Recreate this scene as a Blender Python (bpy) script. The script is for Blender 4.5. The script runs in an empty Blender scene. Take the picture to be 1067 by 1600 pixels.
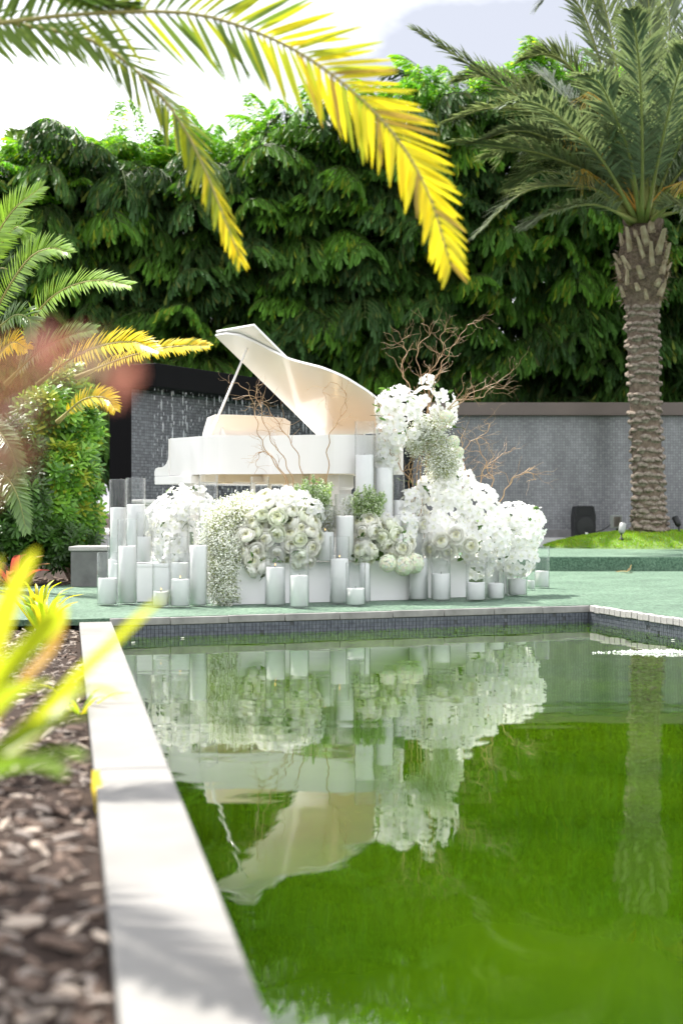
import bpy, math, random
import numpy as np
from mathutils import Vector, Matrix

# ------------------------------------------------------------------ camera, sky, sun, exposure
SC = bpy.context.scene
COL = SC.collection
F = 2222.2          # focal length in photo pixels (50 mm, 36 mm on the 1600 px side)
H = 0.8             # camera height above the turf carpet
cam = bpy.data.cameras.new('camera'); cam_o = bpy.data.objects.new('camera', cam); COL.objects.link(cam_o)
cam_o.location = (0, 0, H); cam_o.rotation_euler = (math.radians(90), 0, 0)
cam.lens = 50; cam.sensor_width = 36; cam.sensor_fit = 'AUTO'; cam.clip_start = .05; cam.clip_end = 3000
cam.dof.use_dof = True; cam.dof.focus_distance = 12.4; cam.dof.aperture_fstop = 2.0
SC.camera = cam_o

SUN_AZ = math.atan2(-.64, .76); SUN_EL = math.radians(60)
world = bpy.data.worlds.new('World'); SC.world = world; world.use_nodes = True
nt = world.node_tree; nt.nodes.clear()
wo = nt.nodes.new('ShaderNodeOutputWorld'); wb = nt.nodes.new('ShaderNodeBackground'); wb.inputs[1].default_value = .15
sk = nt.nodes.new('ShaderNodeTexSky'); sk.sky_type = 'NISHITA'; sk.sun_disc = False
sk.sun_elevation = SUN_EL; sk.sun_rotation = SUN_AZ; sk.air_density = 1.0; sk.dust_density = 2.0
tc = nt.nodes.new('ShaderNodeTexCoord'); no = nt.nodes.new('ShaderNodeTexNoise')
no.inputs['Scale'].default_value = 2.2; no.inputs['Detail'].default_value = 7; no.inputs['Roughness'].default_value = .55
mp = nt.nodes.new('ShaderNodeMapping'); mp.inputs['Scale'].default_value = (1, 1, 2.2); mp.inputs['Location'].default_value = (.7, 1.9, .5)
rp = nt.nodes.new('ShaderNodeValToRGB'); rp.color_ramp.elements[0].position = .40; rp.color_ramp.elements[1].position = .72
hz = nt.nodes.new('ShaderNodeMix'); hz.data_type = 'RGBA'; hz.inputs['Factor'].default_value = .95; hz.inputs['B'].default_value = (1.22, 1.25, 1.38, 1)
mx = nt.nodes.new('ShaderNodeMix'); mx.data_type = 'RGBA'; mx.inputs['B'].default_value = (6.4, 6.4, 6.55, 1)
L = nt.links.new
L(tc.outputs['Generated'], mp.inputs[0]); L(mp.outputs[0], no.inputs['Vector']); L(no.outputs['Fac'], rp.inputs[0])
L(sk.outputs[0], hz.inputs['A']); L(hz.outputs['Result'], mx.inputs['A']); L(rp.outputs[0], mx.inputs['Factor'])
L(mx.outputs['Result'], wb.inputs[0]); L(wb.outputs[0], wo.inputs[0])

sd = Vector((math.sin(SUN_AZ) * math.cos(SUN_EL), math.cos(SUN_AZ) * math.cos(SUN_EL), math.sin(SUN_EL)))
sun = bpy.data.lights.new('sun', 'SUN'); sun.energy = 2.7; sun.angle = math.radians(.53); sun.color = (1, .955, .88)
sun_o = bpy.data.objects.new('sun', sun); COL.objects.link(sun_o); sun_o.location = sd * 40
sun_o.rotation_euler = sd.to_track_quat('Z', 'Y').to_euler()
vs = SC.view_settings; vs.view_transform = 'Standard'; vs.look = 'None'; vs.gamma = 1; vs.use_curve_mapping = False
vs.exposure = 1.98
cy = SC.cycles
cy.use_denoising = True; cy.max_bounces = 10; cy.transparent_max_bounces = 24; cy.diffuse_bounces = 6; cy.glossy_bounces = 4
cy.transmission_bounces = 6; cy.sample_clamp_indirect = 8; cy.caustics_reflective = False; cy.caustics_refractive = False

random.seed(7); rng = np.random.default_rng(7)
U = random.uniform

# ------------------------------------------------------------------ helpers
def at(px, py, D): return Vector(((px - 533.5) / F * D, D, H - (py - 800) / F * D))
def gnd(px, py, z=0.0):
    D = F * (H - z) / (py - 800); return Vector(((px - 533.5) / F * D, D, z))

def newmat(name):
    m = bpy.data.materials.new(name); m.use_nodes = True; t = m.node_tree
    p = t.nodes['Principled BSDF']; return m, t, p

def mat(name, c, rough=.6, spec=.5, var=.0, vscale=8, bump=0, bscale=40, metal=0, coat=0, sub=0, bdist=.01, c2=None, detail=4):
    m, t, p = newmat(name)
    p.inputs['Base Color'].default_value = (*c, 1); p.inputs['Roughness'].default_value = rough
    p.inputs['Specular IOR Level'].default_value = spec; p.inputs['Metallic'].default_value = metal
    p.inputs['Coat Weight'].default_value = coat; p.inputs['Coat Roughness'].default_value = .05
    if sub:
        p.inputs['Subsurface Weight'].default_value = sub; p.inputs['Subsurface Radius'].default_value = (.10, .09, .08); p.inputs['Subsurface Scale'].default_value = 1
    if var or c2 or bump:
        g = t.nodes.new('ShaderNodeTexCoord')
    if var or c2:
        n = t.nodes.new('ShaderNodeTexNoise'); n.inputs['Scale'].default_value = vscale; n.inputs['Detail'].default_value = detail
        r = t.nodes.new('ShaderNodeValToRGB'); r.color_ramp.elements[0].position = .3; r.color_ramp.elements[1].position = .7
        a = c2 if c2 else tuple(x * (1 - var) for x in c); b = c if c2 else tuple(min(1, x * (1 + var)) for x in c)
        r.color_ramp.elements[0].color = (*a, 1); r.color_ramp.elements[1].color = (*b, 1)
        t.links.new(g.outputs['Object'], n.inputs['Vector']); t.links.new(n.outputs['Fac'], r.inputs[0]); t.links.new(r.outputs[0], p.inputs['Base Color'])
    if bump:
        n2 = t.nodes.new('ShaderNodeTexNoise'); n2.inputs['Scale'].default_value = bscale; n2.inputs['Detail'].default_value = 5
        bp = t.nodes.new('ShaderNodeBump'); bp.inputs['Strength'].default_value = bump; bp.inputs['Distance'].default_value = bdist
        t.links.new(g.outputs['Object'], n2.inputs['Vector']); t.links.new(n2.outputs['Fac'], bp.inputs['Height']); t.links.new(bp.outputs[0], p.inputs['Normal'])
    return m

def leafmat(name, source='Col', trans=.4, rough=.42, spec=.5, vary=.25, tint=(1.25, 1.2, .7)):
    """leaf: principled front + translucent body; colour from the vertex colours or the object colour"""
    m, t, p = newmat(name)
    if source == 'Col':
        a = t.nodes.new('ShaderNodeAttribute'); a.attribute_name = 'Col'; co = a.outputs['Color']
    else:
        a = t.nodes.new('ShaderNodeObjectInfo'); co = a.outputs['Color']
    oi = t.nodes.new('ShaderNodeObjectInfo'); mr = t.nodes.new('ShaderNodeMapRange')
    mr.inputs['To Min'].default_value = 1 - vary; mr.inputs['To Max'].default_value = 1 + vary
    vm = t.nodes.new('ShaderNodeVectorMath'); vm.operation = 'SCALE'
    t.links.new(oi.outputs['Random'], mr.inputs['Value']); t.links.new(co, vm.inputs[0]); t.links.new(mr.outputs[0], vm.inputs['Scale'])
    t.links.new(vm.outputs[0], p.inputs['Base Color'])
    p.inputs['Roughness'].default_value = rough; p.inputs['Specular IOR Level'].default_value = spec
    tr = t.nodes.new('ShaderNodeBsdfTranslucent'); v2 = t.nodes.new('ShaderNodeVectorMath'); v2.operation = 'MULTIPLY'
    v2.inputs[1].default_value = tint
    t.links.new(vm.outputs[0], v2.inputs[0]); t.links.new(v2.outputs[0], tr.inputs['Color'])
    ms = t.nodes.new('ShaderNodeMixShader'); ms.inputs[0].default_value = trans
    t.links.new(p.outputs[0], ms.inputs[1]); t.links.new(tr.outputs[0], ms.inputs[2])
    t.links.new(ms.outputs[0], t.nodes['Material Output'].inputs[0])
    return m

class MB:
    def __init__(s): s.v = []; s.f = []; s.c = []
    def add(s, vs, fs, col=None):
        o = len(s.v); s.v += [tuple(x) for x in vs]; s.f += [tuple(i + o for i in f) for f in fs]
        if col is not None: s.c += [(*col, 1)] * len(vs)
        return s
    def box(s, c, d, R=None, col=None):
        vs = []
        for z in (-.5, .5):
            for y in (-.5, .5):
                for x in (-.5, .5):
                    w = Vector((x * d[0], y * d[1], z * d[2])); vs.append((R @ w if R else w) + Vector(c))
        return s.add(vs, [(0, 2, 3, 1), (4, 5, 7, 6), (0, 1, 5, 4), (2, 6, 7, 3), (0, 4, 6, 2), (1, 3, 7, 5)], col)
    def tube(s, pts, rad, n=6, col=None, cap=True):
        pts = [Vector(p) for p in pts]; k = len(pts)
        if not hasattr(rad, '__len__'): rad = [rad] * k
        vs = []; ref = None
        for i, p in enumerate(pts):
            T = (pts[min(i + 1, k - 1)] - pts[max(i - 1, 0)])
            T = T.normalized() if T.length > 1e-9 else Vector((0, 0, 1))
            if ref is None: ref = T.orthogonal().normalized()
            ref = (ref - T * ref.dot(T)); ref = ref.normalized() if ref.length > 1e-6 else T.orthogonal().normalized()
            b = T.cross(ref)
            for j in range(n):
                a = 2 * math.pi * j / n; vs.append(p + (ref * math.cos(a) + b * math.sin(a)) * rad[i])
        fs = [(i * n + j, i * n + (j + 1) % n, (i + 1) * n + (j + 1) % n, (i + 1) * n + j) for i in range(k - 1) for j in range(n)]
        if cap: fs += [tuple(range(n))[::-1], tuple((k - 1) * n + j for j in range(n))]
        return s.add(vs, fs, col)
    def lathe(s, prof, n=24, c=(0, 0, 0), col=None, close=False):
        vs = [(c[0] + r * math.cos(2 * math.pi * j / n), c[1] + r * math.sin(2 * math.pi * j / n), c[2] + z) for r, z in prof for j in range(n)]
        k = len(prof); rr = range(k if close else k - 1)
        fs = [(i * n + j, i * n + (j + 1) % n, ((i + 1) % k) * n + (j + 1) % n, ((i + 1) % k) * n + j) for i in rr for j in range(n)]
        return s.add(vs, fs, col)
    def prism(s, poly, z0, z1, col=None):
        n = len(poly); vs = [(x, y, z0) for x, y in poly] + [(x, y, z1) for x, y in poly]
        fs = [tuple(range(n))[::-1], tuple(range(n, 2 * n))] + [(i, (i + 1) % n, n + (i + 1) % n, n + i) for i in range(n)]
        return s.add(vs, fs, col)
    def mesh(s, name, m, smooth=False):
        me = bpy.data.meshes.new(name); me.from_pydata(s.v, [], s.f)
        if s.c and len(s.c) == len(s.v):
            a = me.color_attributes.new('Col', 'FLOAT_COLOR', 'POINT'); a.data.foreach_set('color', np.array(s.c, np.float32).ravel())
        if m: me.materials.append(m)
        if smooth: me.polygons.foreach_set('use_smooth', [True] * len(me.polygons))
        me.update(); return me

WM = {}                                   # world matrices of parents
def place(o, parent=None, M=None):
    COL.objects.link(o); M = M or Matrix.Identity(4)
    if parent is not None:
        o.parent = parent; o.matrix_parent_inverse = WM[parent.name].inverted()
    o.matrix_basis = M; WM[o.name] = M; return o
def tag(o, label=None, cat=None, group=None, kind=None):
    if label: o['label'] = label
    if cat: o['category'] = cat
    if group: o['group'] = group
    if kind: o['kind'] = kind
    return o
def root(name, label, cat, loc=(0, 0, 0), group=None, kind=None):
    o = bpy.data.objects.new(name, None); o.empty_display_size = .1
    place(o, None, Matrix.Translation(Vector(loc))); return tag(o, label, cat, group, kind)
def part(name, me, parent=None, M=None, kind=None, label=None):
    o = bpy.data.objects.new(name, me); place(o, parent, M); return tag(o, label, None, None, kind)
def build(mb, name, m, parent=None, smooth=False, kind=None, bevel=0, label=None):
    o = part(name, mb.mesh(name, m, smooth), parent, None, kind, label)
    if bevel:
        b = o.modifiers.new('bevel', 'BEVEL'); b.width = bevel; b.segments = 2; b.limit_method = 'ANGLE'; b.angle_limit = math.radians(40)
    return o
def cat_rom(P, n):
    P = [Vector(p) for p in P]; P = [P[0] * 2 - P[1]] + P + [P[-1] * 2 - P[-2]]
    out = []; seg = len(P) - 3
    for k in range(n):
        t = k / (n - 1) * seg; i = min(int(t), seg - 1); t -= i
        a, b, c, d = P[i:i + 4]
        out.append(.5 * ((2 * b) + (c - a) * t + (2 * a - 5 * b + 4 * c - d) * t * t + (3 * b - a - 3 * c + d) * t ** 3))
    return out

def nrm(a): return a / np.maximum(np.linalg.norm(a, axis=-1, keepdims=True), 1e-9)
def leaves_mesh(name, m, B, D, N, Ln, W, cols, droop=.1, prof=(.3, 1, .7, .8), fold=.15, extra=None):
    """N strap leaves as one mesh: base, two stations, tip"""
    B = np.asarray(B, float); D = nrm(np.asarray(D, float)); N = np.asarray(N, float); k = len(B)
    S = nrm(np.cross(D, N)); N = nrm(np.cross(S, D))
    Ln = np.broadcast_to(np.asarray(Ln, float), k)[:, None]; W = np.broadcast_to(np.asarray(W, float), k)[:, None]
    dz = np.array([0, 0, 1.])
    droop = np.broadcast_to(np.asarray(droop, float), k)[:, None]
    P = lambda a: B + D * Ln * a - dz * droop * Ln * a * a
    a1, w1, a2, w2 = prof
    V = np.stack([B, P(a1) - S * W * w1 / 2 + N * W * fold, P(a1) + S * W * w1 / 2 + N * W * fold,
                  P(a2) - S * W * w2 / 2 + N * W * fold, P(a2) + S * W * w2 / 2 + N * W * fold, P(1.)], 1).reshape(-1, 3)
    i = np.arange(k)[:, None] * 6
    t1 = (i + np.array([0, 2, 1])); q = (i + np.array([1, 2, 4, 3])); t2 = (i + np.array([3, 4, 5]))
    faces = t1.tolist() + q.tolist() + t2.tolist()
    cols = np.asarray(cols, float); cols = np.broadcast_to(cols, (k, 3))
    C = np.repeat(np.concatenate([cols, np.ones((k, 1))], 1), 6, 0)
    verts = V.tolist()
    if extra:                                   # MB with colours, appended
        o = len(verts); verts += extra.v; faces += [tuple(j + o for j in f) for f in extra.f]; C = np.concatenate([C, np.array(extra.c)])
    me = bpy.data.meshes.new(name); me.from_pydata(verts, [], faces)
    at_ = me.color_attributes.new('Col', 'FLOAT_COLOR', 'POINT'); at_.data.foreach_set('color', C.astype(np.float32).ravel())
    me.materials.append(m); me.update(); return me

def frond_leaves(path, n, length, a0=70, a1=25, vee=25, start=.12, up=Vector((0, 0, 1)), jit=.12):
    """bases, directions, normals, lengths for a pinnate frond along path (list of Vectors)"""
    B = []; Dd = []; N = []; Ls = []; T_ = []
    k = len(path)
    for i in range(n):
        t = start + (1 - start) * (i + .5) / n
        x = t * (k - 1); j = min(int(x), k - 2); p = path[j].lerp(path[j + 1], x - j)
        T = (path[min(j + 2, k - 1)] - path[max(j - 1, 0)]).normalized()
        S = T.cross(up); S = S.normalized() if S.length > 1e-5 else Vector((1, 0, 0))
        Nn = S.cross(T)
        a = math.radians(a0 + (a1 - a0) * t)
        prof = length * (min(1, .45 + 2.2 * (t - start)) * (1 - .62 * max(0, (t - .55) / .45) ** 1.4))
        for sg in (-1, 1):
            v = math.radians(vee + U(-14, 14)); aa = a + U(-jit, jit)
            d = T * math.cos(aa) + (S * sg * math.cos(v) + Nn * math.sin(v)) * math.sin(aa)
            B.append(p); Dd.append(d); N.append(Nn); Ls.append(prof * U(.86, 1.1)); T_.append(t)
    f = lambda a: np.array([tuple(q) for q in a])
    return f(B), f(Dd), f(N), np.array(Ls), np.array(T_)

# ------------------------------------------------------------------ materials
M_white = mat('white_lacquer', (.80, .785, .76), .22, .5, coat=.6)
M_plinth = mat('white_painted_board', (.94, .935, .935), .55, .4, var=.03, vscale=3)
M_wax = mat('white_wax', (.95, .945, .94), .5, .35, sub=.0, var=.02, vscale=5)
M_wick = mat('wick', (.05, .04, .03), .9)
M_kerb = mat('pale_limestone', (.26, .255, .245), .8, .2, c2=(.185, .18, .17), vscale=2.2, bump=.25, bscale=60, bdist=.003, detail=8)
M_cop = mat('grey_stone', (.34, .33, .32), .75, .3, c2=(.22, .215, .21), vscale=9, bump=.5, bscale=45, bdist=.004, detail=8)
M_copl = mat('light_grey_stone', (.47, .45, .44), .75, .3, c2=(.36, .345, .34), vscale=9, bump=.5, bscale=45, bdist=.004, detail=8)
M_grout = mat('dark_grout', (.07, .075, .08), .85)
M_tile = mat('dark_blue_grey_tile', (.15, .165, .19), .25, .5, c2=(.075, .085, .105), vscale=30)
M_black = mat('black_cladding', (.004, .004, .0045), .5, .06, var=.1, vscale=2)
M_brownc = mat('bronze_brown_cladding', (.16, .125, .11), .5, .4, c2=(.12, .095, .085), vscale=1.5)
M_concrete = mat('pale_render', (.62, .61, .61), .8, .3, c2=(.52, .51, .515), vscale=4)
M_greyblock = mat('grey_concrete', (.20, .20, .20), .75, .3, c2=(.13, .13, .13), vscale=6, bump=.3, bscale=40, bdist=.004)
M_soil = mat('dark_soil', (.05, .035, .028), .95, .1, c2=(.025, .018, .015), vscale=20, bump=.6, bscale=30)
M_bark = mat('palm_bark', (.24, .185, .14), .9, .15, c2=(.09, .066, .05), vscale=14, bump=.8, bscale=50, bdist=.02, detail=8)
M_boot = mat('palm_leaf_base', (.34, .29, .24), .9, .15, c2=(.11, .082, .062), vscale=17, bump=.5, bscale=60, bdist=.01, detail=8)
M_stub = mat('cut_palm_stub', (.50, .43, .31), .8, .2, c2=(.30, .23, .15), vscale=9, bump=.4, bscale=60, bdist=.008)
M_petiole = mat('palm_stalk', (.27, .29, .085), .5, .4, c2=(.20, .23, .07), vscale=6)
M_rach_y = mat('yellowing_stalk', (.34, .30, .10), .5, .4)
M_willow = mat('willow_bark', (.50, .34, .18), .4, .6, c2=(.30, .165, .075), vscale=12)
M_stem = mat('green_stem', (.10, .17, .04), .6, .3)
M_black_pl = mat('black_plastic', (.013, .014, .015), .5, .4)
M_grille = mat('speaker_grille', (.02, .022, .022), .6, .4, bump=.6, bscale=260, bdist=.004)
M_greymet = mat('grey_painted_metal', (.33, .34, .33), .45, .5)
M_sticker = mat('white_sticker', (.8, .8, .75), .6)
M_brass = mat('gold_iron_plate', (.80, .56, .28), .45, .5)
M_wood = mat('pale_spruce', (.74, .64, .48), .6, .3, c2=(.66, .55, .40), vscale=5)
M_felt = mat('black_keys', (.015, .015, .015), .4)
M_steel = mat('brushed_steel', (.55, .53, .5), .3, metal=1)

LM_hedge = leafmat('hedge_leaf', 'Col', trans=.32, rough=.5, spec=.16, vary=.3)
LM_htop = leafmat('sunlit_hedge_top_leaf', 'Col', trans=.55, rough=.45, spec=.3, vary=.3)  # lit version of the hedge leaf, for the glowing top fronds
LM_palm = leafmat('palm_leaflet', 'Col', trans=.34, rough=.3, spec=.7, vary=.15)
LM_obj = leafmat('foreground_leaflet', 'Obj', trans=.55, rough=.4, spec=.35, vary=.08, tint=(1.15, 1.1, .8))
LM_rose = leafmat('rose_petal', 'Col', trans=.3, rough=.6, spec=.2, vary=.03, tint=(1, 1, 1))
LM_shrub = leafmat('shrub_leaf', 'Col', trans=.38, rough=.35, spec=.5, vary=.2)
LM_petal = leafmat('petal', 'Col', trans=.5, rough=.6, spec=.2, vary=.04, tint=(1, 1, 1))
LM_grass = leafmat('grass_blade', 'Col', trans=.35, rough=.6, spec=.2, vary=.1)

def glass_mat():
    m, t, p = newmat('clear_glass'); t.nodes.remove(p)
    tr = t.nodes.new('ShaderNodeBsdfTransparent'); tr.inputs[0].default_value = (.985, .99, .99, 1)
    gl = t.nodes.new('ShaderNodeBsdfGlossy'); gl.inputs['Roughness'].default_value = .03
    fr = t.nodes.new('ShaderNodeLayerWeight'); fr.inputs['Blend'].default_value = .5
    pw_ = t.nodes.new('ShaderNodeMath'); pw_.operation = 'POWER'; pw_.inputs[1].default_value = 3.5
    ma = t.nodes.new('ShaderNodeMath'); ma.operation = 'MULTIPLY_ADD'; ma.inputs[1].default_value = .75; ma.inputs[2].default_value = .03
    t.links.new(fr.outputs['Facing'], pw_.inputs[0]); t.links.new(pw_.outputs[0], ma.inputs[0])
    ms = t.nodes.new('ShaderNodeMixShader'); t.links.new(ma.outputs[0], ms.inputs[0])
    t.links.new(tr.outputs[0], ms.inputs[1]); t.links.new(gl.outputs[0], ms.inputs[2]); t.links.new(ms.outputs[0], t.nodes['Material Output'].inputs[0])
    return m
M_glass = glass_mat()
def flame_mat():
    m, t, p = newmat('flame'); p.inputs['Base Color'].default_value = (1, .6, .2, 1)
    p.inputs['Emission Color'].default_value = (1, .55, .18, 1); p.inputs['Emission Strength'].default_value = .9; return m
M_flame = flame_mat()

def mosaic_mat(name, size, c1, c2, grout, rough=.22):
    m, t, p = newmat(name); g = t.nodes.new('ShaderNodeUVMap'); g.uv_map = 'UVMap'
    b = t.nodes.new('ShaderNodeTexBrick'); b.offset = 0; b.squash = 1
    b.inputs['Scale'].default_value = 1; b.inputs['Brick Width'].default_value = size; b.inputs['Row Height'].default_value = size
    b.inputs['Mortar Size'].default_value = size * .075; b.inputs['Mortar Smooth'].default_value = .1; b.inputs['Bias'].default_value = 0
    b.inputs['Color1'].default_value = (*c1, 1); b.inputs['Color2'].default_value = (*c2, 1); b.inputs['Mortar'].default_value = (*grout, 1)
    t.links.new(g.outputs[0], b.inputs['Vector'])
    mp_ = t.nodes.new('ShaderNodeMapping'); mp_.inputs['Scale'].default_value = (2.2, .5, 1); nz = t.nodes.new('ShaderNodeTexNoise'); nz.inputs['Scale'].default_value = 1; nz.inputs['Detail'].default_value = 6
    mr = t.nodes.new('ShaderNodeMapRange'); mr.inputs['From Min'].default_value = .3; mr.inputs['From Max'].default_value = .7; mr.inputs['To Min'].default_value = .72; mr.inputs['To Max'].default_value = 1.25
    vm = t.nodes.new('ShaderNodeVectorMath'); vm.operation = 'SCALE'
    t.links.new(g.outputs[0], mp_.inputs[0]); t.links.new(mp_.outputs[0], nz.inputs['Vector']); t.links.new(nz.outputs['Fac'], mr.inputs['Value'])
    t.links.new(b.outputs['Color'], vm.inputs[0]); t.links.new(mr.outputs[0], vm.inputs['Scale']); t.links.new(vm.outputs[0], p.inputs['Base Color'])
    bp = t.nodes.new('ShaderNodeBump'); bp.inputs['Strength'].default_value = .5; bp.inputs['Distance'].default_value = .003; bp.invert = True
    t.links.new(b.outputs['Fac'], bp.inputs['Height']); t.links.new(bp.outputs[0], p.inputs['Normal'])
    p.inputs['Roughness'].default_value = rough; return m
M_mosaic = mosaic_mat('grey_glass_mosaic', .048, (.175, .18, .19), (.25, .26, .265), (.125, .125, .13))
M_mosaicw = mosaic_mat('wet_dark_mosaic', .042, (.045, .05, .056), (.125, .135, .145), (.02, .022, .026), .15)
def uv_quad(P, parent, name, m):
    """a quad sheet with metre UVs (P: four corners, counter-clockwise)"""
    P = [Vector(p) for p in P]; me = bpy.data.meshes.new(name); me.from_pydata([tuple(p) for p in P], [], [(0, 1, 2, 3)])
    uv = me.uv_layers.new(name='UVMap'); w = (P[1] - P[0]).length; h = (P[3] - P[0]).length
    for i, c in enumerate([(0, 0), (w, 0), (w, h), (0, h)]): uv.data[i].uv = c
    me.materials.append(m); return part(name, me, parent)

def turf_mat(name, c1, c2, sheen):
    m, t, p = newmat(name); g = t.nodes.new('ShaderNodeTexCoord')
    n = t.nodes.new('ShaderNodeTexNoise'); n.inputs['Scale'].default_value = 75; n.inputs['Detail'].default_value = 6; n.inputs['Roughness'].default_value = .7
    n3 = t.nodes.new('ShaderNodeTexNoise'); n3.inputs['Scale'].default_value = 1.6; n3.inputs['Detail'].default_value = 5
    mp_ = t.nodes.new('ShaderNodeMapping'); mp_.inputs['Scale'].default_value = (38, 7, 38)          # combed pile
    n4 = t.nodes.new('ShaderNodeTexNoise'); n4.inputs['Scale'].default_value = 1; n4.inputs['Detail'].default_value = 4; n4.inputs['Roughness'].default_value = .7
    for q in (n, n3): t.links.new(g.outputs['Object'], q.inputs['Vector'])
    t.links.new(g.outputs['Object'], mp_.inputs[0]); t.links.new(mp_.outputs[0], n4.inputs['Vector'])
    ad = t.nodes.new('ShaderNodeMath'); ad.operation = 'MULTIPLY_ADD'; ad.inputs[1].default_value = .35
    ae = t.nodes.new('ShaderNodeMath'); ae.operation = 'MULTIPLY_ADD'; ae.inputs[1].default_value = .7
    r = t.nodes.new('ShaderNodeValToRGB'); r.color_ramp.elements[0].position = .70; r.color_ramp.elements[1].position = 1.0
    r.color_ramp.elements[0].color = (*c1, 1); r.color_ramp.elements[1].color = (*c2, 1)
    mu_ = t.nodes.new('ShaderNodeMath'); mu_.operation = 'MULTIPLY'; mu_.inputs[1].default_value = .65
    t.links.new(n.outputs['Fac'], mu_.inputs[0]); t.links.new(n3.outputs['Fac'], ad.inputs[0]); t.links.new(mu_.outputs[0], ad.inputs[2])
    t.links.new(n4.outputs['Fac'], ae.inputs[0]); t.links.new(ad.outputs[0], ae.inputs[2]); t.links.new(ae.outputs[0], r.inputs[0]); t.links.new(r.outputs[0], p.inputs['Base Color'])
    bp = t.nodes.new('ShaderNodeBump'); bp.inputs['Strength'].default_value = 1; bp.inputs['Distance'].default_value = .03
    t.links.new(n.outputs['Fac'], bp.inputs['Height']); t.links.new(bp.outputs[0], p.inputs['Normal'])
    p.inputs['Roughness'].default_value = .45; p.inputs['Specular IOR Level'].default_value = .8
    p.inputs['Sheen Weight'].default_value = sheen; p.inputs['Sheen Tint'].default_value = (.8, 1, .9, 1); return m
M_turf = turf_mat('green_artificial_turf', (.017, .085, .038), (.175, .315, .20), .05)
M_lawn = turf_mat('mound_soil_green', (.10, .21, .012), (.20, .33, .022), .1)

def water_mat():
    m, t, p = newmat('green_pond_water')
    g = t.nodes.new('ShaderNodeTexCoord')
    p.inputs['Base Color'].default_value = (.075, .19, .004, 1); p.inputs['Roughness'].default_value = .015; p.inputs['IOR'].default_value = 1.42
    p.inputs['Subsurface Weight'].default_value = 1; p.subsurface_method = 'BURLEY'; p.inputs['Subsurface Radius'].default_value = (1, 1, .6); p.inputs['Subsurface Scale'].default_value = 2.2
    n0 = t.nodes.new('ShaderNodeTexNoise'); n0.inputs['Scale'].default_value = .9; n0.inputs['Detail'].default_value = 3
    r = t.nodes.new('ShaderNodeValToRGB'); r.color_ramp.elements[0].position = .3; r.color_ramp.elements[1].position = .75
    r.color_ramp.elements[0].color = (.014, .042, .001, 1); r.color_ramp.elements[1].color = (.036, .076, .0014, 1)
    t.links.new(g.outputs['Object'], n0.inputs['Vector']); t.links.new(n0.outputs['Fac'], r.inputs[0]); t.links.new(r.outputs[0], p.inputs['Base Color'])
    def wave(scale, dist, stretch, prev):
        mp = t.nodes.new('ShaderNodeMapping'); mp.inputs['Scale'].default_value = (stretch, 1, 1)
        n = t.nodes.new('ShaderNodeTexNoise'); n.inputs['Scale'].default_value = scale; n.inputs['Detail'].default_value = 2; n.inputs['Roughness'].default_value = .45
        b = t.nodes.new('ShaderNodeBump'); b.inputs['Strength'].default_value = 1; b.inputs['Distance'].default_value = dist
        t.links.new(g.outputs['Object'], mp.inputs[0]); t.links.new(mp.outputs[0], n.inputs['Vector']); t.links.new(n.outputs['Fac'], b.inputs['Height'])
        if prev: t.links.new(prev.outputs[0], b.inputs['Normal'])
        return b
    b = wave(1.3, .0042, .6, None); b = wave(5, .0009, .7, b); b = wave(14, .00012, .8, b)
    t.links.new(b.outputs[0], p.inputs['Normal']); return m
M_water = water_mat()

# ------------------------------------------------------------------ ground, pool, kerb, coping
ZW = -.14
def far_edge(x): return 10.71 + .404 * (x + 1.463)           # pool's far edge, y at x
def kerb_x(y, inner=True): return (-.1035 if inner else -.3435) - .192 * (y - 2.222)
CORN = Vector((2.115, far_edge(2.115), 0))
RDIR = Vector((.27, -1, 0)).normalized()
mb = MB(); mb.add([(-900, -300, -.9), (900, -300, -.9), (900, 1500, -.9), (-900, 1500, -.9)], [(0, 1, 2, 3)])
build(mb, 'ground', M_soil, kind='structure')
# water sheet
rx = CORN + RDIR * 16
kx0 = kerb_x(-3.0); ye = 10.56; kx1 = kerb_x(ye)
mb = MB(); mb.add([(kx0 - .03, -3.0, ZW), (rx.x + .03, -3.0, ZW), (CORN.x + .03, CORN.y + .03, ZW), (kx1 - .03, far_edge(kx1) + .03, ZW)], [(0, 1, 2, 3)])
build(mb, 'pond_water', M_water, kind='structure')
# pool walls below the coping (dark grout) with mosaic rows
mb = MB()
def wall_strip(mb, a, b, z0, z1, thick, side):
    a = Vector(a); b = Vector(b); d = (b - a).normalized(); n = Vector((-d.y, d.x, 0)) * side * thick
    mb.prism([(a.x, a.y), (b.x, b.y), (b.x + n.x, b.y + n.y), (a.x + n.x, a.y + n.y)], z0, z1)
FL = Vector((kx1, far_edge(kx1), 0)); FLx = FL + (FL - CORN).normalized() * .24
wall_strip(mb, FLx, CORN, -.6, -.054, .2, 1)
wall_strip(mb, CORN + RDIR * -.18, CORN + RDIR * 16, -.6, -.054, .2, 1)
pw = build(mb, 'pool_wall', M_grout, kind='structure')
def tile_rows(a, b, side, name, n_obj):
    """mosaic rows just under the coping, joined: tiles a few pixels each"""
    d = (b - a); ln = d.length; d.normalize(); n = Vector((-d.y, d.x, 0)) * side
    t = MB(); s = .031
    R = Matrix((d, n, Vector((0, 0, 1)))).transposed()
    for r in range(4):
        z = -.056 - s / 2 - r * s
        for i in range(int(ln / s)):
            if random.random() < .015: continue
            c = a + d * (i + .5) * s - n * (.002 + U(0, .0012)); t.box((c.x, c.y, z), (s * .88, .006, s * .88), R)
    return build(t, name, M_tile, pw, kind='stuff')
tile_rows(FLx, CORN, 1, 'mosaic_tiles', 0); tile_rows(CORN, CORN + RDIR * 7, 1, 'mosaic_tiles', 0)
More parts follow.
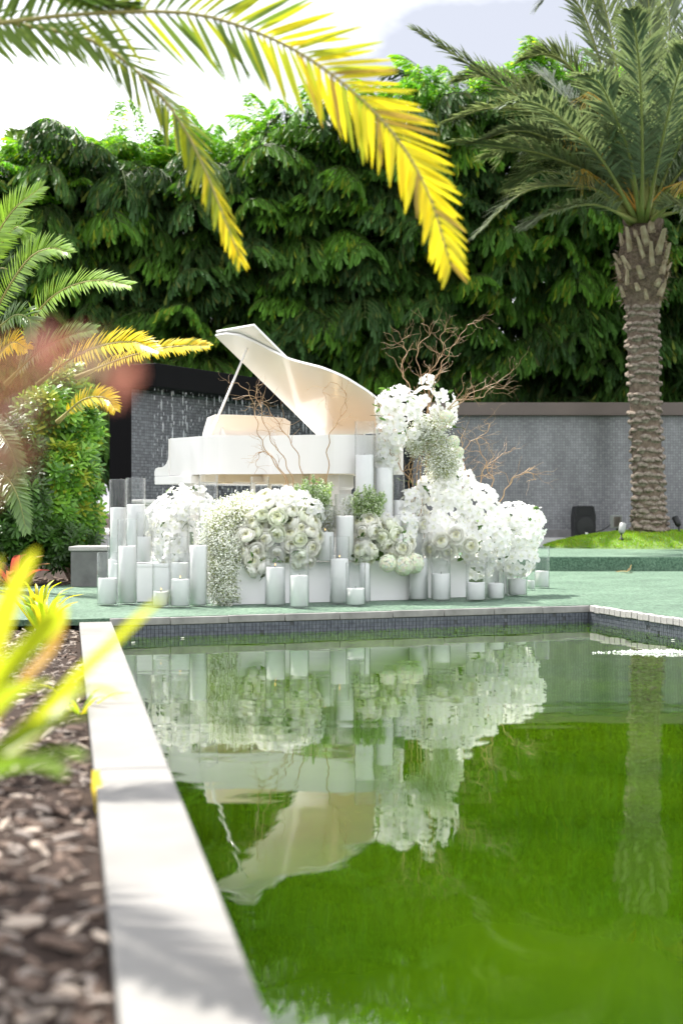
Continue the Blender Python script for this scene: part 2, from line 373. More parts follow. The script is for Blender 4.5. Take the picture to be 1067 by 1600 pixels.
# far coping stones
cp = root('pool_coping', 'grey stone coping along the far and right edges of the pond', None, (0, 11, -.05), kind='structure')
def stones(a, b, side, ln_, m, gap=.004, depth=.14, front=.012):
    d = (b - a); tot = d.length; d.normalize(); n = Vector((-d.y, d.x, 0)) * side
    R = Matrix((d, n, Vector((0, 0, 1)))).transposed(); k = max(1, round(tot / ln_)); s = tot / k
    t = MB(); t.box((0, 0, 0), (s - gap, depth, .056)); me = t.mesh('coping_stone', m)
    for i in range(k):
        c = a + d * (i + .5) * s + n * (depth / 2 - front + U(-.003, .003)); c.z = -.026 + U(-.0025, .0025)
        o = part('coping_stone', me, cp, Matrix.Translation(c) @ R.to_4x4())
        bv = o.modifiers.new('bevel', 'BEVEL'); bv.width = .005; bv.segments = 2
stones(FL - (FL - CORN).normalized() * -.02, CORN, 1, .44, M_cop)
stones(CORN + RDIR * .02, CORN + RDIR * 8, 1, .098, M_copl, gap=.009)
# kerb of pale slabs at the left
ks = root('stone_kerb', 'long pale limestone kerb between mulch bed and pond', None, (-1, 6, -.03), kind='structure')
kd = Vector((-.192, 1, 0)).normalized(); KZ = -.015
y0 = -.6; ends = [-.6, .9, 4.3, 7.5, far_edge(kx1) - .03]
for a, b in zip(ends[:-1], ends[1:]):
    mb = MB(); g = .003
    if b == ends[-1]:
        lo = (kerb_x(10.5, False)); yb1 = far_edge(lo) - .005
        poly = [(kerb_x(a + g, False), a + g), (kerb_x(a + g), a + g), (kerb_x(b), b), (kerb_x(yb1, False), yb1)]
    else: poly = [(kerb_x(a + g, False), a + g), (kerb_x(a + g), a + g), (kerb_x(b - g), b - g), (kerb_x(b - g, False), b - g)]
    mb.prism(poly, -.12, KZ); build(mb, 'kerb_slab', M_kerb, ks, bevel=.006)
mb = MB(); mb.prism([(kerb_x(-.6, False) + .02, -.6), (kerb_x(-.6) - .035, -.6), (kerb_x(10.3) - .035, 10.3), (kerb_x(10.3, False) + .02, 10.3)], -.6, -.121)
build(mb, 'kerb_base', M_grout, ks)
# turf carpet, step and upper terrace
cedge = lambda x: far_edge(x) + .028
mb = MB()
rr = CORN + RDIR * 9; off = Vector((.03, .02, 0))
poly = [(-4.4, 10.15), (kerb_x(10.4, False) - .02, cedge(kerb_x(10.4, False)) - .02), (FL.x, cedge(FL.x)), (CORN.x + .03, CORN.y + .035), (rr.x + .04, rr.y), (14, rr.y), (14, 19.15), (-2.75, 19.15), (-3.0, 15.3), (-4.4, 15.0)]
poly_l = []
mb.prism(poly, -.04, .006); build(mb, 'turf_carpet', M_turf, kind='structure')
mb = MB(); mb.prism([(-2.6, 19.1), (14, 19.1), (14, 24.9), (-2.6, 24.9)], -.3, .2); build(mb, 'turf_step', M_turf, kind='structure', bevel=.015)
mb = MB(); mb.prism([(-14, 24.6), (16, 24.6), (16, 40), (-14, 40)], -.3, .34); build(mb, 'terrace', M_concrete, kind='structure')
mb = MB(); mb.prism([(-16, 10.7), (-4.42, 10.7), (-4.42, 15.1), (-2.95, 15.3), (-2.72, 19.2), (-2.7, 24.55), (-16, 24.55)], -.4, -.02); build(mb, 'planting_bed', M_soil, kind='structure')

# lawn mound with grass
MC = Vector((5.35, 24.1, .2)); MR = (1.95, 1.15, .275)
def mound_z(x, y):
    r = ((x - MC.x) / MR[0]) ** 2 + ((y - MC.y) / MR[1]) ** 2
    return MC.z + MR[2] * max(0, 1 - r) ** .8 if r < 1 else MC.z
mb = MB(); n = 48
vs = [(MC.x, MC.y, mound_z(MC.x, MC.y))]; fs = []
for k in range(1, 13):
    for j in range(n):
        a = 2 * math.pi * j / n; q = k / 12; x = MC.x + MR[0] * q * math.cos(a); y = MC.y + MR[1] * q * math.sin(a)
        vs.append((x, y, mound_z(x, y) + (.004 if k < 12 else -.01) + U(0, .008)))
fs += [(0, 1 + j, 1 + (j + 1) % n) for j in range(n)]
for k in range(11):
    for j in range(n): fs.append((1 + k * n + j, 1 + (k + 1) * n + j, 1 + (k + 1) * n + (j + 1) % n, 1 + k * n + (j + 1) % n))
mb.add(vs, fs); build(mb, 'lawn_mound', M_lawn, smooth=True, kind='structure')
k = 16000; a = rng.uniform(0, 2 * math.pi, k); q = np.sqrt(rng.uniform(0, .985, k)); x = MC.x + MR[0] * q * np.cos(a); y = MC.y + MR[1] * q * np.sin(a)
z = np.array([mound_z(i, j) for i, j in zip(x, y)]); B = np.stack([x, y, z], 1)
Dd = np.stack([rng.normal(0, .35, k), rng.normal(0, .35, k), np.ones(k)], 1)
cols = np.stack([rng.uniform(.20, .34, k), rng.uniform(.36, .52, k), rng.uniform(.02, .05, k)], 1)
me = leaves_mesh('grass', LM_grass, B, Dd, rng.normal(0, 1, (k, 3)), rng.uniform(.03, .06, k), .012, cols)
tag(part('grass', me), 'short bright green grass covering the mound under the date palm', 'grass', kind='stuff')

# ------------------------------------------------------------------ walls
# right mosaic wall
t = root('mosaic_wall', 'grey mosaic wall with bronze brown cap behind the date palm', 'wall', (5, 26, .34))
x0, x1, yw = 1.3, 11.0, 26.0
mb = MB(); mb.box(((x0 + x1) / 2, yw + .2, 1.45), (x1 - x0, .38, 2.22)); build(mb, 'wall', M_grout, t)
uv_quad([(x0, yw, .47), (x1, yw, .47), (x1, yw, 2.555), (x0, yw, 2.555)], t, 'mosaic_face', M_mosaic)
mb = MB(); mb.box(((x0 + x1) / 2, yw + .16, 2.675), (x1 - x0 + .01, .62, .235)); build(mb, 'cap', M_brownc, t, bevel=.01)
mb = MB(); mb.box(((x0 + x1) / 2, yw - .13, .41), (x1 - x0, .3, .14)); build(mb, 'plinth', M_greyblock, t, bevel=.01)
# left water wall
wd = Vector((.505, .863, 0)).normalized(); wn = Vector((wd.y, -wd.x, 0))      # along, towards viewer
C0 = Vector((-2.473, 18.98, 0))                                              # near front corner of the cap
t = root('water_wall', 'black capped water wall with mosaic face behind the piano', 'fountain', (C0.x, C0.y + 1, -.02))
lenw = 8.2; R = Matrix((wd, -wn, Vector((0, 0, 1)))).transposed()
fc = C0 - wn * .42 + wd * .02
def wbox(a, b, n0, n1, z0, z1):
    m_ = MB(); c = C0 + wd * (a + b) / 2 - wn * (n0 + n1) / 2; c.z = (z0 + z1) / 2
    return m_.box(c, (b - a, n1 - n0, z1 - z0), R)
build(wbox(0, lenw, 0, 1.05, 2.47, 2.79), 'cap', M_black, t, bevel=.012)
build(wbox(.012, lenw, .43, .80, -.1, 2.468), 'wall', M_black, t)
a = C0 - wn * .425 + wd * .015; b = C0 - wn * .425 + wd * (lenw - .01)
uv_quad([(a.x, a.y, -.05), (b.x, b.y, -.05), (b.x, b.y, 2.47), (a.x, a.y, 2.47)], t, 'mosaic_face', M_mosaicw)
a = C0 - wn * .80 + wd * .008; b2 = C0 - wn * .43 + wd * .008
# catch basin in front
bs = root('fountain_basin', 'pale rendered basin wall in front of the water wall', 'basin', (-.6, 16.3, 0))
pA = Vector((-2.22, 16.0, 0)); pB = Vector((1.0, 18.0, 0)); d = (pB - pA).normalized(); nn = Vector((-d.y, d.x, 0))
mb = MB(); mb.prism([(pA.x, pA.y), (pB.x, pB.y), (pB.x + nn.x * .25, pB.y + nn.y * .25), (pA.x + nn.x * .25, pA.y + nn.y * .25)], .0, .90); build(mb, 'wall', M_concrete, bs)
q0 = pA - nn * .03 - d * .03; q1 = pB - nn * .03 + d * .03
mb = MB(); mb.prism([(q0.x, q0.y), (q1.x, q1.y), (q1.x + nn.x * .31, q1.y + nn.y * .31), (q0.x + nn.x * .31, q0.y + nn.y * .31)], .90, .94); build(mb, 'coping', M_concrete, bs, bevel=.008)
# falling water: beads and threads from the front edge of the cap
def drop_mat():
    m, tt, p = newmat('falling_water'); p.inputs['Base Color'].default_value = (.85, .88, .92, 1); p.inputs['Roughness'].default_value = .08
    p.inputs['Alpha'].default_value = .36; return m
B = []; Ln = []; W = []
s = .03
while s < 5.2:
    strong = random.random() < .35; p = C0 + wd * s - wn * U(.02, .08); z = 2.46
    while z > .2:
        l = U(.04, .22) if strong else U(.02, .1)
        B.append((p.x + U(-.012, .012), p.y + U(-.012, .012), z)); Ln.append(l); W.append(U(.010, .024) if strong else U(.006, .013)); z -= l + (U(.0, .09) if strong else U(.03, .22)) * (1.6 - z * .3)
    s += U(.04, .14)
k = len(B); me = leaves_mesh('falling_water', drop_mat(), B, np.tile([0, 0, -1.], (k, 1)), np.tile([0, -1., 0], (k, 1)), Ln, W, (.9, .9, .9), droop=0, fold=.3)
tag(part('falling_water', me), 'thin beads of water falling from the black cap of the water wall', 'water', kind='stuff')
# wall lamp on the pier
p = at(164, 619, 19.3); t = root('wall_lamp', 'small round wall lamp on the dark end of the water wall', 'lamp', p)
mb = MB(); mb.lathe([(.0, -.075), (.06, -.06), (.085, 0), (.06, .06), (0, .075)], 14, p); build(mb, 'globe', M_greymet, t, smooth=True)
mb = MB(); mb.tube([p + Vector((.03, .02, 0)), p + Vector((.17, .1, 0))], .025, 8); build(mb, 'bracket', M_black, t)

# grey stone block at the left
p = gnd(140, 918); t = root('stone_block', 'low grey concrete block with pale slab top beside the shrub', 'block', p)
mb = MB(); mb.box((p.x + .06, p.y + .33, .195), (.52, .62, .385)); build(mb, 'body', M_greyblock, t, bevel=.008)
mb = MB(); mb.box((p.x + .06, p.y + .33, .41), (.56, .66, .046)); build(mb, 'slab', M_copl, t, bevel=.008)

# ------------------------------------------------------------------ stage and plinths
ZP = .36
e1 = Vector((.912, .41, 0)); e2 = Vector((-.41, .912, 0)); P0 = Vector((-1.05, 12.1, 0))
def plinth(name, label, o, a, b, w, dpt, zt):
    t = root(name, label, 'plinth', (o.x, o.y, 0.006))
    m_ = MB(); q = [o, o + a * w, o + a * w + b * dpt, o + b * dpt]
    m_.prism([(v.x, v.y) for v in q], .007, zt - .03); build(m_, 'body', M_plinth, t, bevel=.004)
    i = .006; q = [o - a * i - b * i, o + a * (w + i) - b * i, o + a * (w + i) + b * (dpt + i), o - a * i + b * (dpt + i)]
    m_ = MB(); m_.prism([(v.x, v.y) for v in q], zt - .0295, zt); build(m_, 'top', M_plinth, t, bevel=.003); return t
plinth('stage_platform', 'large low white platform carrying the grand piano', P0, e1, e2, 1.86, 2.35, ZP)
plinth('display_plinth', 'low white plinth under the left white orchids and tall candles', Vector((-2.0, 12.55, 0)), Vector((1, 0, 0)), Vector((0, 1, 0)), .62, .55, .345)
plinth('display_plinth', 'white plinth at the right foot of the tall flower column', Vector((.72, 13.05, 0)), Vector((.93, .37, 0)), Vector((-.37, .93, 0)), .50, .6, .378)

# ------------------------------------------------------------------ grand piano
u = Vector((.64, -.77, 0)).normalized(); v = Vector((.77, .64, 0)).normalized(); HG = Vector((-.1775, 13.81, 0))
KS = 1.03
def zz(z): return .8 + (z - .8) * KS
def pp(s, w, z=0): q = (HG + u * s - v * w) * KS; q.z = zz(z) if z else 0; return q
pn = root('grand_piano', 'glossy white grand piano with raised lid on the white platform', 'piano', pp(.3, .75))
pn.location.z = ZP; WM[pn.name] = Matrix.Translation(pn.location)
bend = [(-.39, 1.5), (-.1, 1.5), (.13, 1.5), (.25, 1.45), (.35, 1.36), (.49, 1.19), (.59, 1.08), (.69, 1.02), (.79, .97), (.89, .92), (.98, .85), (1.07, .76), (1.14, .64), (1.19, .53), (1.215, .41), (1.225, .28), (1.22, .15), (1.19, .05), (1.1, .0), (.6, 0), (.1, 0), (-.39, 0)]
sm = cat_rom([Vector((a, b, 0)) for a, b in bend], 90); out = [(q.x, q.y) for q in sm]
def inset(poly, d):
    r = []
    for i in range(len(poly)):
        a = Vector(poly[max(i - 1, 0)]); b = Vector(poly[min(i + 1, len(poly) - 1)]); T = (b - a).normalized(); r.append((poly[i][0] + T.y * d, poly[i][1] - T.x * d))
    return r
inn = inset(out, .055)
if inn[5][1] > 1.5: inn = inset(out, -.055)
ZT, ZB = 1.48, 1.137
mb = MB(); n = len(out); vs = []
for (a, b), (c, d_) in zip(out, inn): vs += [pp(a, b, ZB), pp(a, b, ZT), pp(c, d_, ZT), pp(c, d_, ZB)]
fs = [(i * 4 + j, i * 4 + (j + 1) % 4, i * 4 + 4 + (j + 1) % 4, i * 4 + 4 + j) for i in range(n - 1) for j in range(4)] + [(0, 1, 2, 3), tuple((n - 1) * 4 + j for j in (3, 2, 1, 0))]
mb.add(vs, fs); o = build(mb, 'rim', M_white, pn, bevel=.004)
def slab(poly, z0, z1, name, m, bev=.003, parent=None):
    m_ = MB(); q = [pp(a, b) for a, b in poly]; m_.prism([(w_.x, w_.y) for w_ in q], zz(z0), zz(z1)); return build(m_, name, m, parent or pn, bevel=bev)
slab([inn[i] for i in range(0, n, 3)], 1.16, 1.175, 'soundboard', M_wood, 0)
slab([inn[i] for i in range(0, n, 3)], 1.36, 1.375, 'iron_plate', M_brass, 0)
for k_ in range(3): slab([(-.3, .3 + .42 * k_), (-.3, .38 + .42 * k_), ([.6, .7, .1][k_], .38 + .42 * k_), ([.6, .7, .1][k_], .3 + .42 * k_)], 1.06, 1.158, 'beam', M_wood)
slab([(.0, .06), (.0, 1.44), (.09, 1.44), (.09, .06)], 1.075, 1.158, 'belly_rail', M_wood)
# key bed, arms, keys
slab([(-.63, -.02), (-.63, 1.52), (-.02, 1.52), (-.02, -.02)], 1.057, 1.134, 'key_bed', M_white, .006)
def arm(w0, w1):
    prof = [(-.39, 1.476), (-.392, 1.33), (-.40, 1.285), (-.425, 1.25), (-.46, 1.228), (-.50, 1.217), (-.58, 1.214), (-.615, 1.205), (-.63, 1.18), (-.63, 1.1345), (-.39, 1.1345)]
    m_ = MB(); k2 = len(prof); vs = [pp(s_, w0, z_) for s_, z_ in prof] + [pp(s_, w1, z_) for s_, z_ in prof]
    m_.add(vs, [tuple(range(k2)), tuple(range(k2, 2 * k2))[::-1]] + [(i, i + k2, (i + 1) % k2 + k2, (i + 1) % k2) for i in range(k2)]); build(m_, 'arm', M_white, pn, bevel=.003)
arm(1.40, 1.52); arm(-.02, .10)
slab([(-.62, .105), (-.62, 1.395), (-.60, 1.395), (-.60, .105)], 1.1345, 1.19, 'key_slip', M_white)
slab([(-.598, .105), (-.598, 1.395), (-.45, 1.395), (-.45, .105)], 1.1345, 1.182, 'white_keys', M_wax)
mb = MB(); Rk = Matrix((u, -v, Vector((0, 0, 1)))).transposed()
for i in range(51):
    if i % 7 in (1, 4): continue
    mb.box(pp(-.50, .13 + i * .0248, 1.189), (.09, .011, .012), Rk)
build(mb, 'black_keys', M_felt, pn)
slab([(-.447, .105), (-.447, 1.395), (-.42, 1.395), (-.42, .105)], 1.1345, 1.40, 'fallboard', M_white)
# lid, raised on the prop
al = math.radians(36); HZ = 1.50
sl = -v * math.cos(al) + Vector((0, 0, math.sin(al))); ln_ = u.cross(sl).normalized()
if ln_.z < 0: ln_ = -ln_
HP = Vector((HG.x, HG.y, HZ + .03))
def lp(s_, w_, h_=0):
    q = HP + u * s_ + sl * w_ + ln_ * h_; q = q * KS; q.z = zz(q.z / KS); return q
lid_out = [(-.07, 1.515), (.10, 1.515)] + [(a, b + .015) for a, b in out if b < 1.47 and b > .02 and a > .15] + [(1.1, 0), (-.07, 0)]
def tilted(poly, h0, h1, name, m, parent, bev=.004):
    m_ = MB(); k2 = len(poly); vs = [lp(a, b, h0) for a, b in poly] + [lp(a, b, h1) for a, b in poly]
    m_.add(vs, [tuple(range(k2)), tuple(range(k2, 2 * k2))[::-1]] + [(i, i + k2, (i + 1) % k2 + k2, (i + 1) % k2) for i in range(k2)]); return build(m_, name, m, parent, bevel=bev)
lid = tilted(lid_out, 0, .024, 'lid', M_white, pn)
tilted([(-.065, .0), (-.065, 1.53), (.52, 1.53), (.52, .0)], .032, .056, 'lid_flap', M_white, lid)
for s_ in (0.05, .55, 1.0):
    m_ = MB(); m_.tube([lp(s_ - .06, -.004, .0), lp(s_ + .06, -.004, .0)], .008, 8); build(m_, 'hinge', M_steel, lid)
mb = MB(); a = pp(.075, 1.42, 1.40); b = lp(.2, 1.30, -.004)
mb.tube([a, a.lerp(b, .28), a.lerp(b, .30), b], [.021, .021, .013, .011], 8); build(mb, 'lid_prop', M_white, pn, smooth=True)
# music desk seen from behind
prof = [(1.34, 0), (1.35, .06)] + [(1.33 - .95 * i / 12, .235 + .012 * math.sin(math.pi * i / 12) - (.03 if i in (0, 12) else 0)) for i in range(13)] + [(.36, .06), (.37, 0)]
tl = math.radians(17); m_ = MB(); k2 = len(prof)
f_ = lambda w_, h_, d_: pp(-.10 + h_ * math.sin(tl) + d_, w_, 1.465 + h_ * math.cos(tl))
vs = [f_(w_, h_, 0) for w_, h_ in prof] + [f_(w_, h_, .018) for w_, h_ in prof]
m_.add(vs, [tuple(range(k2)), tuple(range(k2, 2 * k2))[::-1]] + [(i, i + k2, (i + 1) % k2 + k2, (i + 1) % k2) for i in range(k2)]); dk = build(m_, 'music_desk', M_white, pn, bevel=.003)
for w_ in (.55, 1.15):
    m_ = MB(); m_.add([f_(w_, .12, .02), f_(w_ + .02, .12, .02), f_(w_ + .02, 0, .02), f_(w_, 0, .02), pp(.03, w_, 1.466), pp(.03, w_ + .02, 1.466)], [(0, 1, 2, 3), (0, 4, 5, 1), (3, 2, 5, 4), (0, 3, 4), (1, 5, 2)]); build(m_, 'desk_support', M_white, dk)
slab([(-.40, .07), (-.40, 1.43), (.1, 1.43), (.1, .07)], 1.442, 1.462, 'desk_shelf', M_white)
for s_, w_ in ((-.25, 1.35), (-.25, .15), (.86, .5)):
    m_ = MB(); c = pp(s_, w_); zt = zz(1.056) if s_ < 0 else zz(1.136)
    pr = [(.05, ZP + .075), (.042, ZP + .12), (.058, ZP + .16), (.075, zt - .14), (.09, zt - .12), (.09, zt)]
    for i in range(len(pr) - 1):
        r0, z0 = pr[i]; r1, z1 = pr[i + 1]; q = [c + u * a_ * 1 + v * b_ for a_, b_ in ((-1, -1), (1, -1), (1, 1), (-1, 1))]
        vs = [Vector((c.x, c.y, z0)) + (u * a_ + v * b_) * r0 for a_, b_ in ((-1, -1), (1, -1), (1, 1), (-1, 1))] + [Vector((c.x, c.y, z1)) + (u * a_ + v * b_) * r1 for a_, b_ in ((-1, -1), (1, -1), (1, 1), (-1, 1))]
        m_.add(vs, [(i_, (i_ + 1) % 4, 4 + (i_ + 1) % 4, 4 + i_) for i_ in range(4)] + [(3, 2, 1, 0), (4, 5, 6, 7)])
    lg = build(m_, 'leg', M_white, pn)
    m_ = MB(); m_.lathe([(0, -.016), (.036, -.016), (.036, .016), (0, .016)], 14); me = m_.mesh('caster', M_brass, True)
    part('caster', me, lg, Matrix.Translation((c.x, c.y, ZP + .037)) @ u.to_track_quat('Z', 'Y').to_matrix().to_4x4())
m_ = MB()
for w_ in (.66, .86): m_.tube([pp(.02, w_, 1.074), pp(.02, w_ * .5 + .38, ZP + .16)], [.022, .018], 8)
ly = build(m_, 'pedal_lyre', M_white, pn)
slab([(-.04, .60), (-.04, .92), (.08, .92), (.08, .60)], ZP + .075, ZP + .16, 'lyre_box', M_white, .005, ly)
for w_ in (.68, .76, .84): slab([(-.17, w_ - .018), (-.17, w_ + .018), (-.041, w_ + .012), (-.041, w_ - .012)], ZP + .09, ZP + .105, 'pedal', M_brass, .003, ly)
m_ = MB(); m_.tube([pp(.02, .76, ZP + .15), pp(.45, .76, 1.15)], .01, 6); build(m_, 'lyre_brace', M_brass, ly)

# ------------------------------------------------------------------ candles in glass cylinders
def cyl_mesh(name, r, h, m, n=28, wax=True):
    m_ = MB()
    if wax:
        e = min(.012, h * .1); m_.lathe([(0, 0), (r - e, 0), (r - e * .3, e * .3), (r, e), (r, h - .004), (r - .004, h), (r * .8, h - .001), (r * .35, h - .006), (0, h - .007)], n)
    else:
        w_ = .0045; m_.lathe([(0, 0), (r, 0), (r, h - .002), (r - w_ / 2, h), (r - w_, h - .002), (r - w_, .012), (0, .012)], n)
    if wax:
        ph, am = U(0, 6), U(.001, .0045)
        m_.v = [(x, y, z + (am * math.sin(math.atan2(y, x) * 2 + ph) + U(-.001, .001) if z > h - .02 else 0)) for x, y, z in m_.v]
    return m_.mesh(name, m, True)
# (x0, x1, glass top y, wax top y, base y or None, base height, depth if no base, lit, where)
ZF = .0065
CAND = [
 (152, 185, 863, 903, 946, ZF, None, 0, 'squat, at the far left front corner of the display'),
 (184, 215, 811, 853, 944, ZF, None, 0, 'tall, second from the left along the front'),
 (168, 199, 840, 874, None, ZF, 12.75, 0, 'half hidden behind the leftmost front candle'),
 (171, 199, 749, 793, None, .345, 12.78, 0, 'very tall, left one of the two tall cylinders at the far left'),
 (197, 228, 747, 788, None, .345, 12.66, 0, 'very tall, right one of the two tall cylinders at the far left'),
 (212, 238, 800, 838, None, .345, 12.62, 0, 'beside the left orchids on the left plinth'),
 (238, 266, 846, 924, 949, ZF, None, 1, 'very short, left of the baby breath cascade near the pond edge'),
 (266, 298, 864, 905, 949, ZF, None, 1, 'short, front row left of the baby breath cascade'),
 (265, 296, 838, 879, None, ZF, 12.4, 0, 'behind the short front candle left of the baby breath'),
 (275, 297, 787, 831, None, .345, 12.7, 0, 'narrow, in front of the left orchids'),
 (295, 325, 814, 852, 947, ZF, None, 0, 'tall, partly covered by the baby breath cascade'),
 (311, 341, 742, 787, None, ZP, 12.75, 0, 'tall, above the baby breath in front of the piano keys end'),
 (391, 421, 745, 786, None, ZP, 12.9, 0, 'tall, behind the big round rose cluster under the piano'),
 (414, 446, 838, 886, 947, ZF, None, 1, 'front row, left of the pair below the rose cluster'),
 (452, 483, 852, 899, 950, ZF, None, 0, 'front row, right of the pair below the rose cluster'),
 (493, 523, 790, 831, None, ZP, 12.46, 1, 'on the platform edge right of the rose cluster'),
 (523, 554, 772, 806, None, ZP, 12.52, 0, 'tall, on the platform between the two green sprays'),
 (515, 546, 838, 873, 944, ZF, None, 1, 'tall, front centre of the display'),
 (540, 571, 879, 919, 947, ZF, None, 0, 'squat, front centre beside the tall candle'),
 (561, 579, 840, 880, None, ZF, 12.42, 0, 'narrow, half hidden behind the squat centre candle'),
 (638, 669, 833, 872, 938, ZF, None, 0, 'under the hydrangea, right of the bare platform face'),
 (633, 663, 773, 807, None, ZP, 12.98, 0, 'tall, behind the hydrangea on the platform'),
 (612, 632, 738, 782, None, ZP, 12.96, 0, 'tall narrow, left of the willow stems'),
 (554, 585, 658, 711, None, ZP, 12.80, 0, 'tallest of all, against the piano tail'),
 (584, 615, 682, 731, None, ZP, 12.87, 0, 'second tallest, just right of the tallest one'),
 (673, 704, 851, 896, 939, ZF, None, 0, 'front row, first to the right of the hydrangea'),
 (727, 759, 876, 910, 939, ZF, None, 0, 'squat, left of the squat pair below the right orchids'),
 (759, 788, 870, 911, 937, ZF, None, 0, 'squat, right of the squat pair below the right orchids'),
 (753, 784, 840, 876, 930, ZF, None, 0, 'taller one behind the squat pair below the right orchids'),
 (778, 793, 850, 890, 931, ZF, None, 0, 'narrow, right of the squat pair'),
 (792, 823, 853, 904, 931, ZF, None, 0, 'squat, alone below the right orchids towards the palm'),
 (822, 836, 872, 907, 922, ZF, None, 0, 'tiny, next to the rightmost cylinder'),
 (834, 858, 853, 892, 919, ZF, None, 0, 'rightmost of the display, standing clear on the turf'),
]
for (xa, xb, yg, yc, yb, z0, D, lit, where) in CAND:
    if D is None: D = F * (H - z0) / (yb - 800)
    r = (xb - xa) / 2 / F * D; D += r * .0; cx = ((xa + xb) / 2 - 533.5) / F * D
    zg = H - (yg - 800) / F * D; zc = H - (yc - 800) / F * D; base = Vector((cx, D, z0))
    g = part('glass_cylinder', cyl_mesh('glass_cylinder', r, zg - z0, M_glass, wax=False), None, Matrix.Translation(base))
    tag(g, 'clear glass cylinder, ' + where, 'glass vase', 'glass cylinders of the candle display')
    c = root('pillar_candle', 'white pillar candle, ' + where, 'candle', base + Vector((0, 0, .013)), 'white pillar candles of the display')
    part('wax', cyl_mesh('wax', r - .009, zc - z0 - .013, M_wax), c, Matrix.Translation(base + Vector((0, 0, .013))) @ Matrix.Rotation(U(0, 6), 4, 'Z'))
    m_ = MB(); m_.tube([(cx, D, zc - .01), (cx + U(-.004, .004), D, zc + .016)], .002, 5); build(m_, 'wick', M_wick, c)
    if lit:
        m_ = MB(); m_.lathe([(0, 0), (.0035, .004), (.004, .008), (.002, .015), (0, .02)], 8, (cx, D, zc + .012)); build(m_, 'flame', M_flame, c, smooth=True)

# ------------------------------------------------------------------ flowers
def petal(mb, base, d, n, ln, wd_, cup, curl, col, k=3):
    """curved petal patch from base along d, facing n"""
    d = d.normalized(); s = d.cross(n).normalized(); n = s.cross(d); vs = []
    for i in range(k + 1):
        b = i / k
        for j in range(k + 1):
            a = j / k * 2 - 1
            w_ = wd_ * (.35 + .95 * b - .55 * b * b * b) * (1 if b < .99 else .72)
            vs.append(base + d * ln * b * (1 - .08 * a * a) + s * a * w_ * .5 + n * (cup * ln * (a * a * .5 + .0) + curl * ln * b * b))
    mb.add(vs, [(i * (k + 1) + j, i * (k + 1) + j + 1, (i + 1) * (k + 1) + j + 1, (i + 1) * (k + 1) + j) for i in range(k) for j in range(k)], col)
def rose_mesh(seed, warm):
    """cupped rose, axis +Z, radius about .5: overlapping shell petals round a closed spiral heart"""
    random.seed(seed); mb = MB(); k = 4
    for lay, (np_, R_, top, half, flare) in enumerate([(3, .13, 18, 80, .0), (3, .20, 20, 78, .03), (4, .27, 26, 66, .06), (5, .34, 36, 58, .10), (5, .41, 50, 56, .16), (6, .47, 68, 50, .22), (6, .50, 86, 48, .26)]):
        for i in range(np_):
            az = 2 * math.pi * (i + lay * .41 + U(-.08, .08)) / np_; tp = math.radians(top + U(-6, 6)); hw = math.radians(half) * U(.92, 1.08); vs = []; tw = U(-.1, .1)
            for p_ in range(k + 1):
                b_ = p_ / k; th = math.radians(155) + (tp - math.radians(155)) * b_
                for q_ in range(k + 1):
                    a_ = q_ / k * 2 - 1; w_ = hw * (.35 + .65 * math.sin(math.pi * min(1, .15 + b_ * .75))); r_ = R_ * (1 + flare * b_ ** 3 + .05 * a_ * (1 if i % 2 else -1) + .04 * a_ * a_) * (.96 if abs(a_) > .9 else 1)
                    t2 = th + .16 * a_ * a_ * b_ + tw * a_; vs.append(Vector((r_ * math.sin(t2) * math.cos(az + a_ * w_), r_ * math.sin(t2) * math.sin(az + a_ * w_), r_ * math.cos(t2) * .92)))
            g = 1 - .05 * (lay < 2); c = (.95 * g * warm[0], .95 * g * warm[1], .92 * (1 - .16 * (lay < 3)) * warm[2])
            mb.add(vs, [(p_ * (k + 1) + q_, p_ * (k + 1) + q_ + 1, (p_ + 1) * (k + 1) + q_ + 1, (p_ + 1) * (k + 1) + q_) for p_ in range(k) for q_ in range(k)], c)
    for i in range(5):
        a = 2 * math.pi * i / 5; rd = Vector((math.cos(a), math.sin(a), 0)); petal(mb, Vector((0, 0, -.42)), rd + Vector((0, 0, -.2)), Vector((0, 0, 1)), .3, .12, 0, .1, (.10, .2, .04), 2)
    return mb.mesh('rose', LM_rose, True)
ROSES = [rose_mesh(i, [(1, 1, .97), (.98, 1, .92), (1, .995, .98)][i % 3]) for i in range(4)]
def orchid_mesh(seed):
    random.seed(seed); mb = MB()
    for i in range(5):
        a = 2 * math.pi * i / 5 + .3; rd = Vector((math.cos(a), math.sin(a), .18)); w_ = .46 if i in (0, 2) else .36
        petal(mb, rd * .02, rd, Vector((0, 0, 1)), .5 * U(.92, 1.05), w_ * 1.25, .12, U(-.12, .08), (.93, .93, .92), 3)
    for i in range(4):
        a = 2 * math.pi * i / 4 + U(0, 1); rd = Vector((math.cos(a), math.sin(a), 1.3)); petal(mb, Vector((0, 0, .03)), rd, Vector((math.cos(a), math.sin(a), -.3)), .26, .24, .15, .1, (.86, .87, .76), 2)
    return mb.mesh('orchid_bloom', LM_petal, True)
ORCH = [orchid_mesh(20 + i) for i in range(4)]
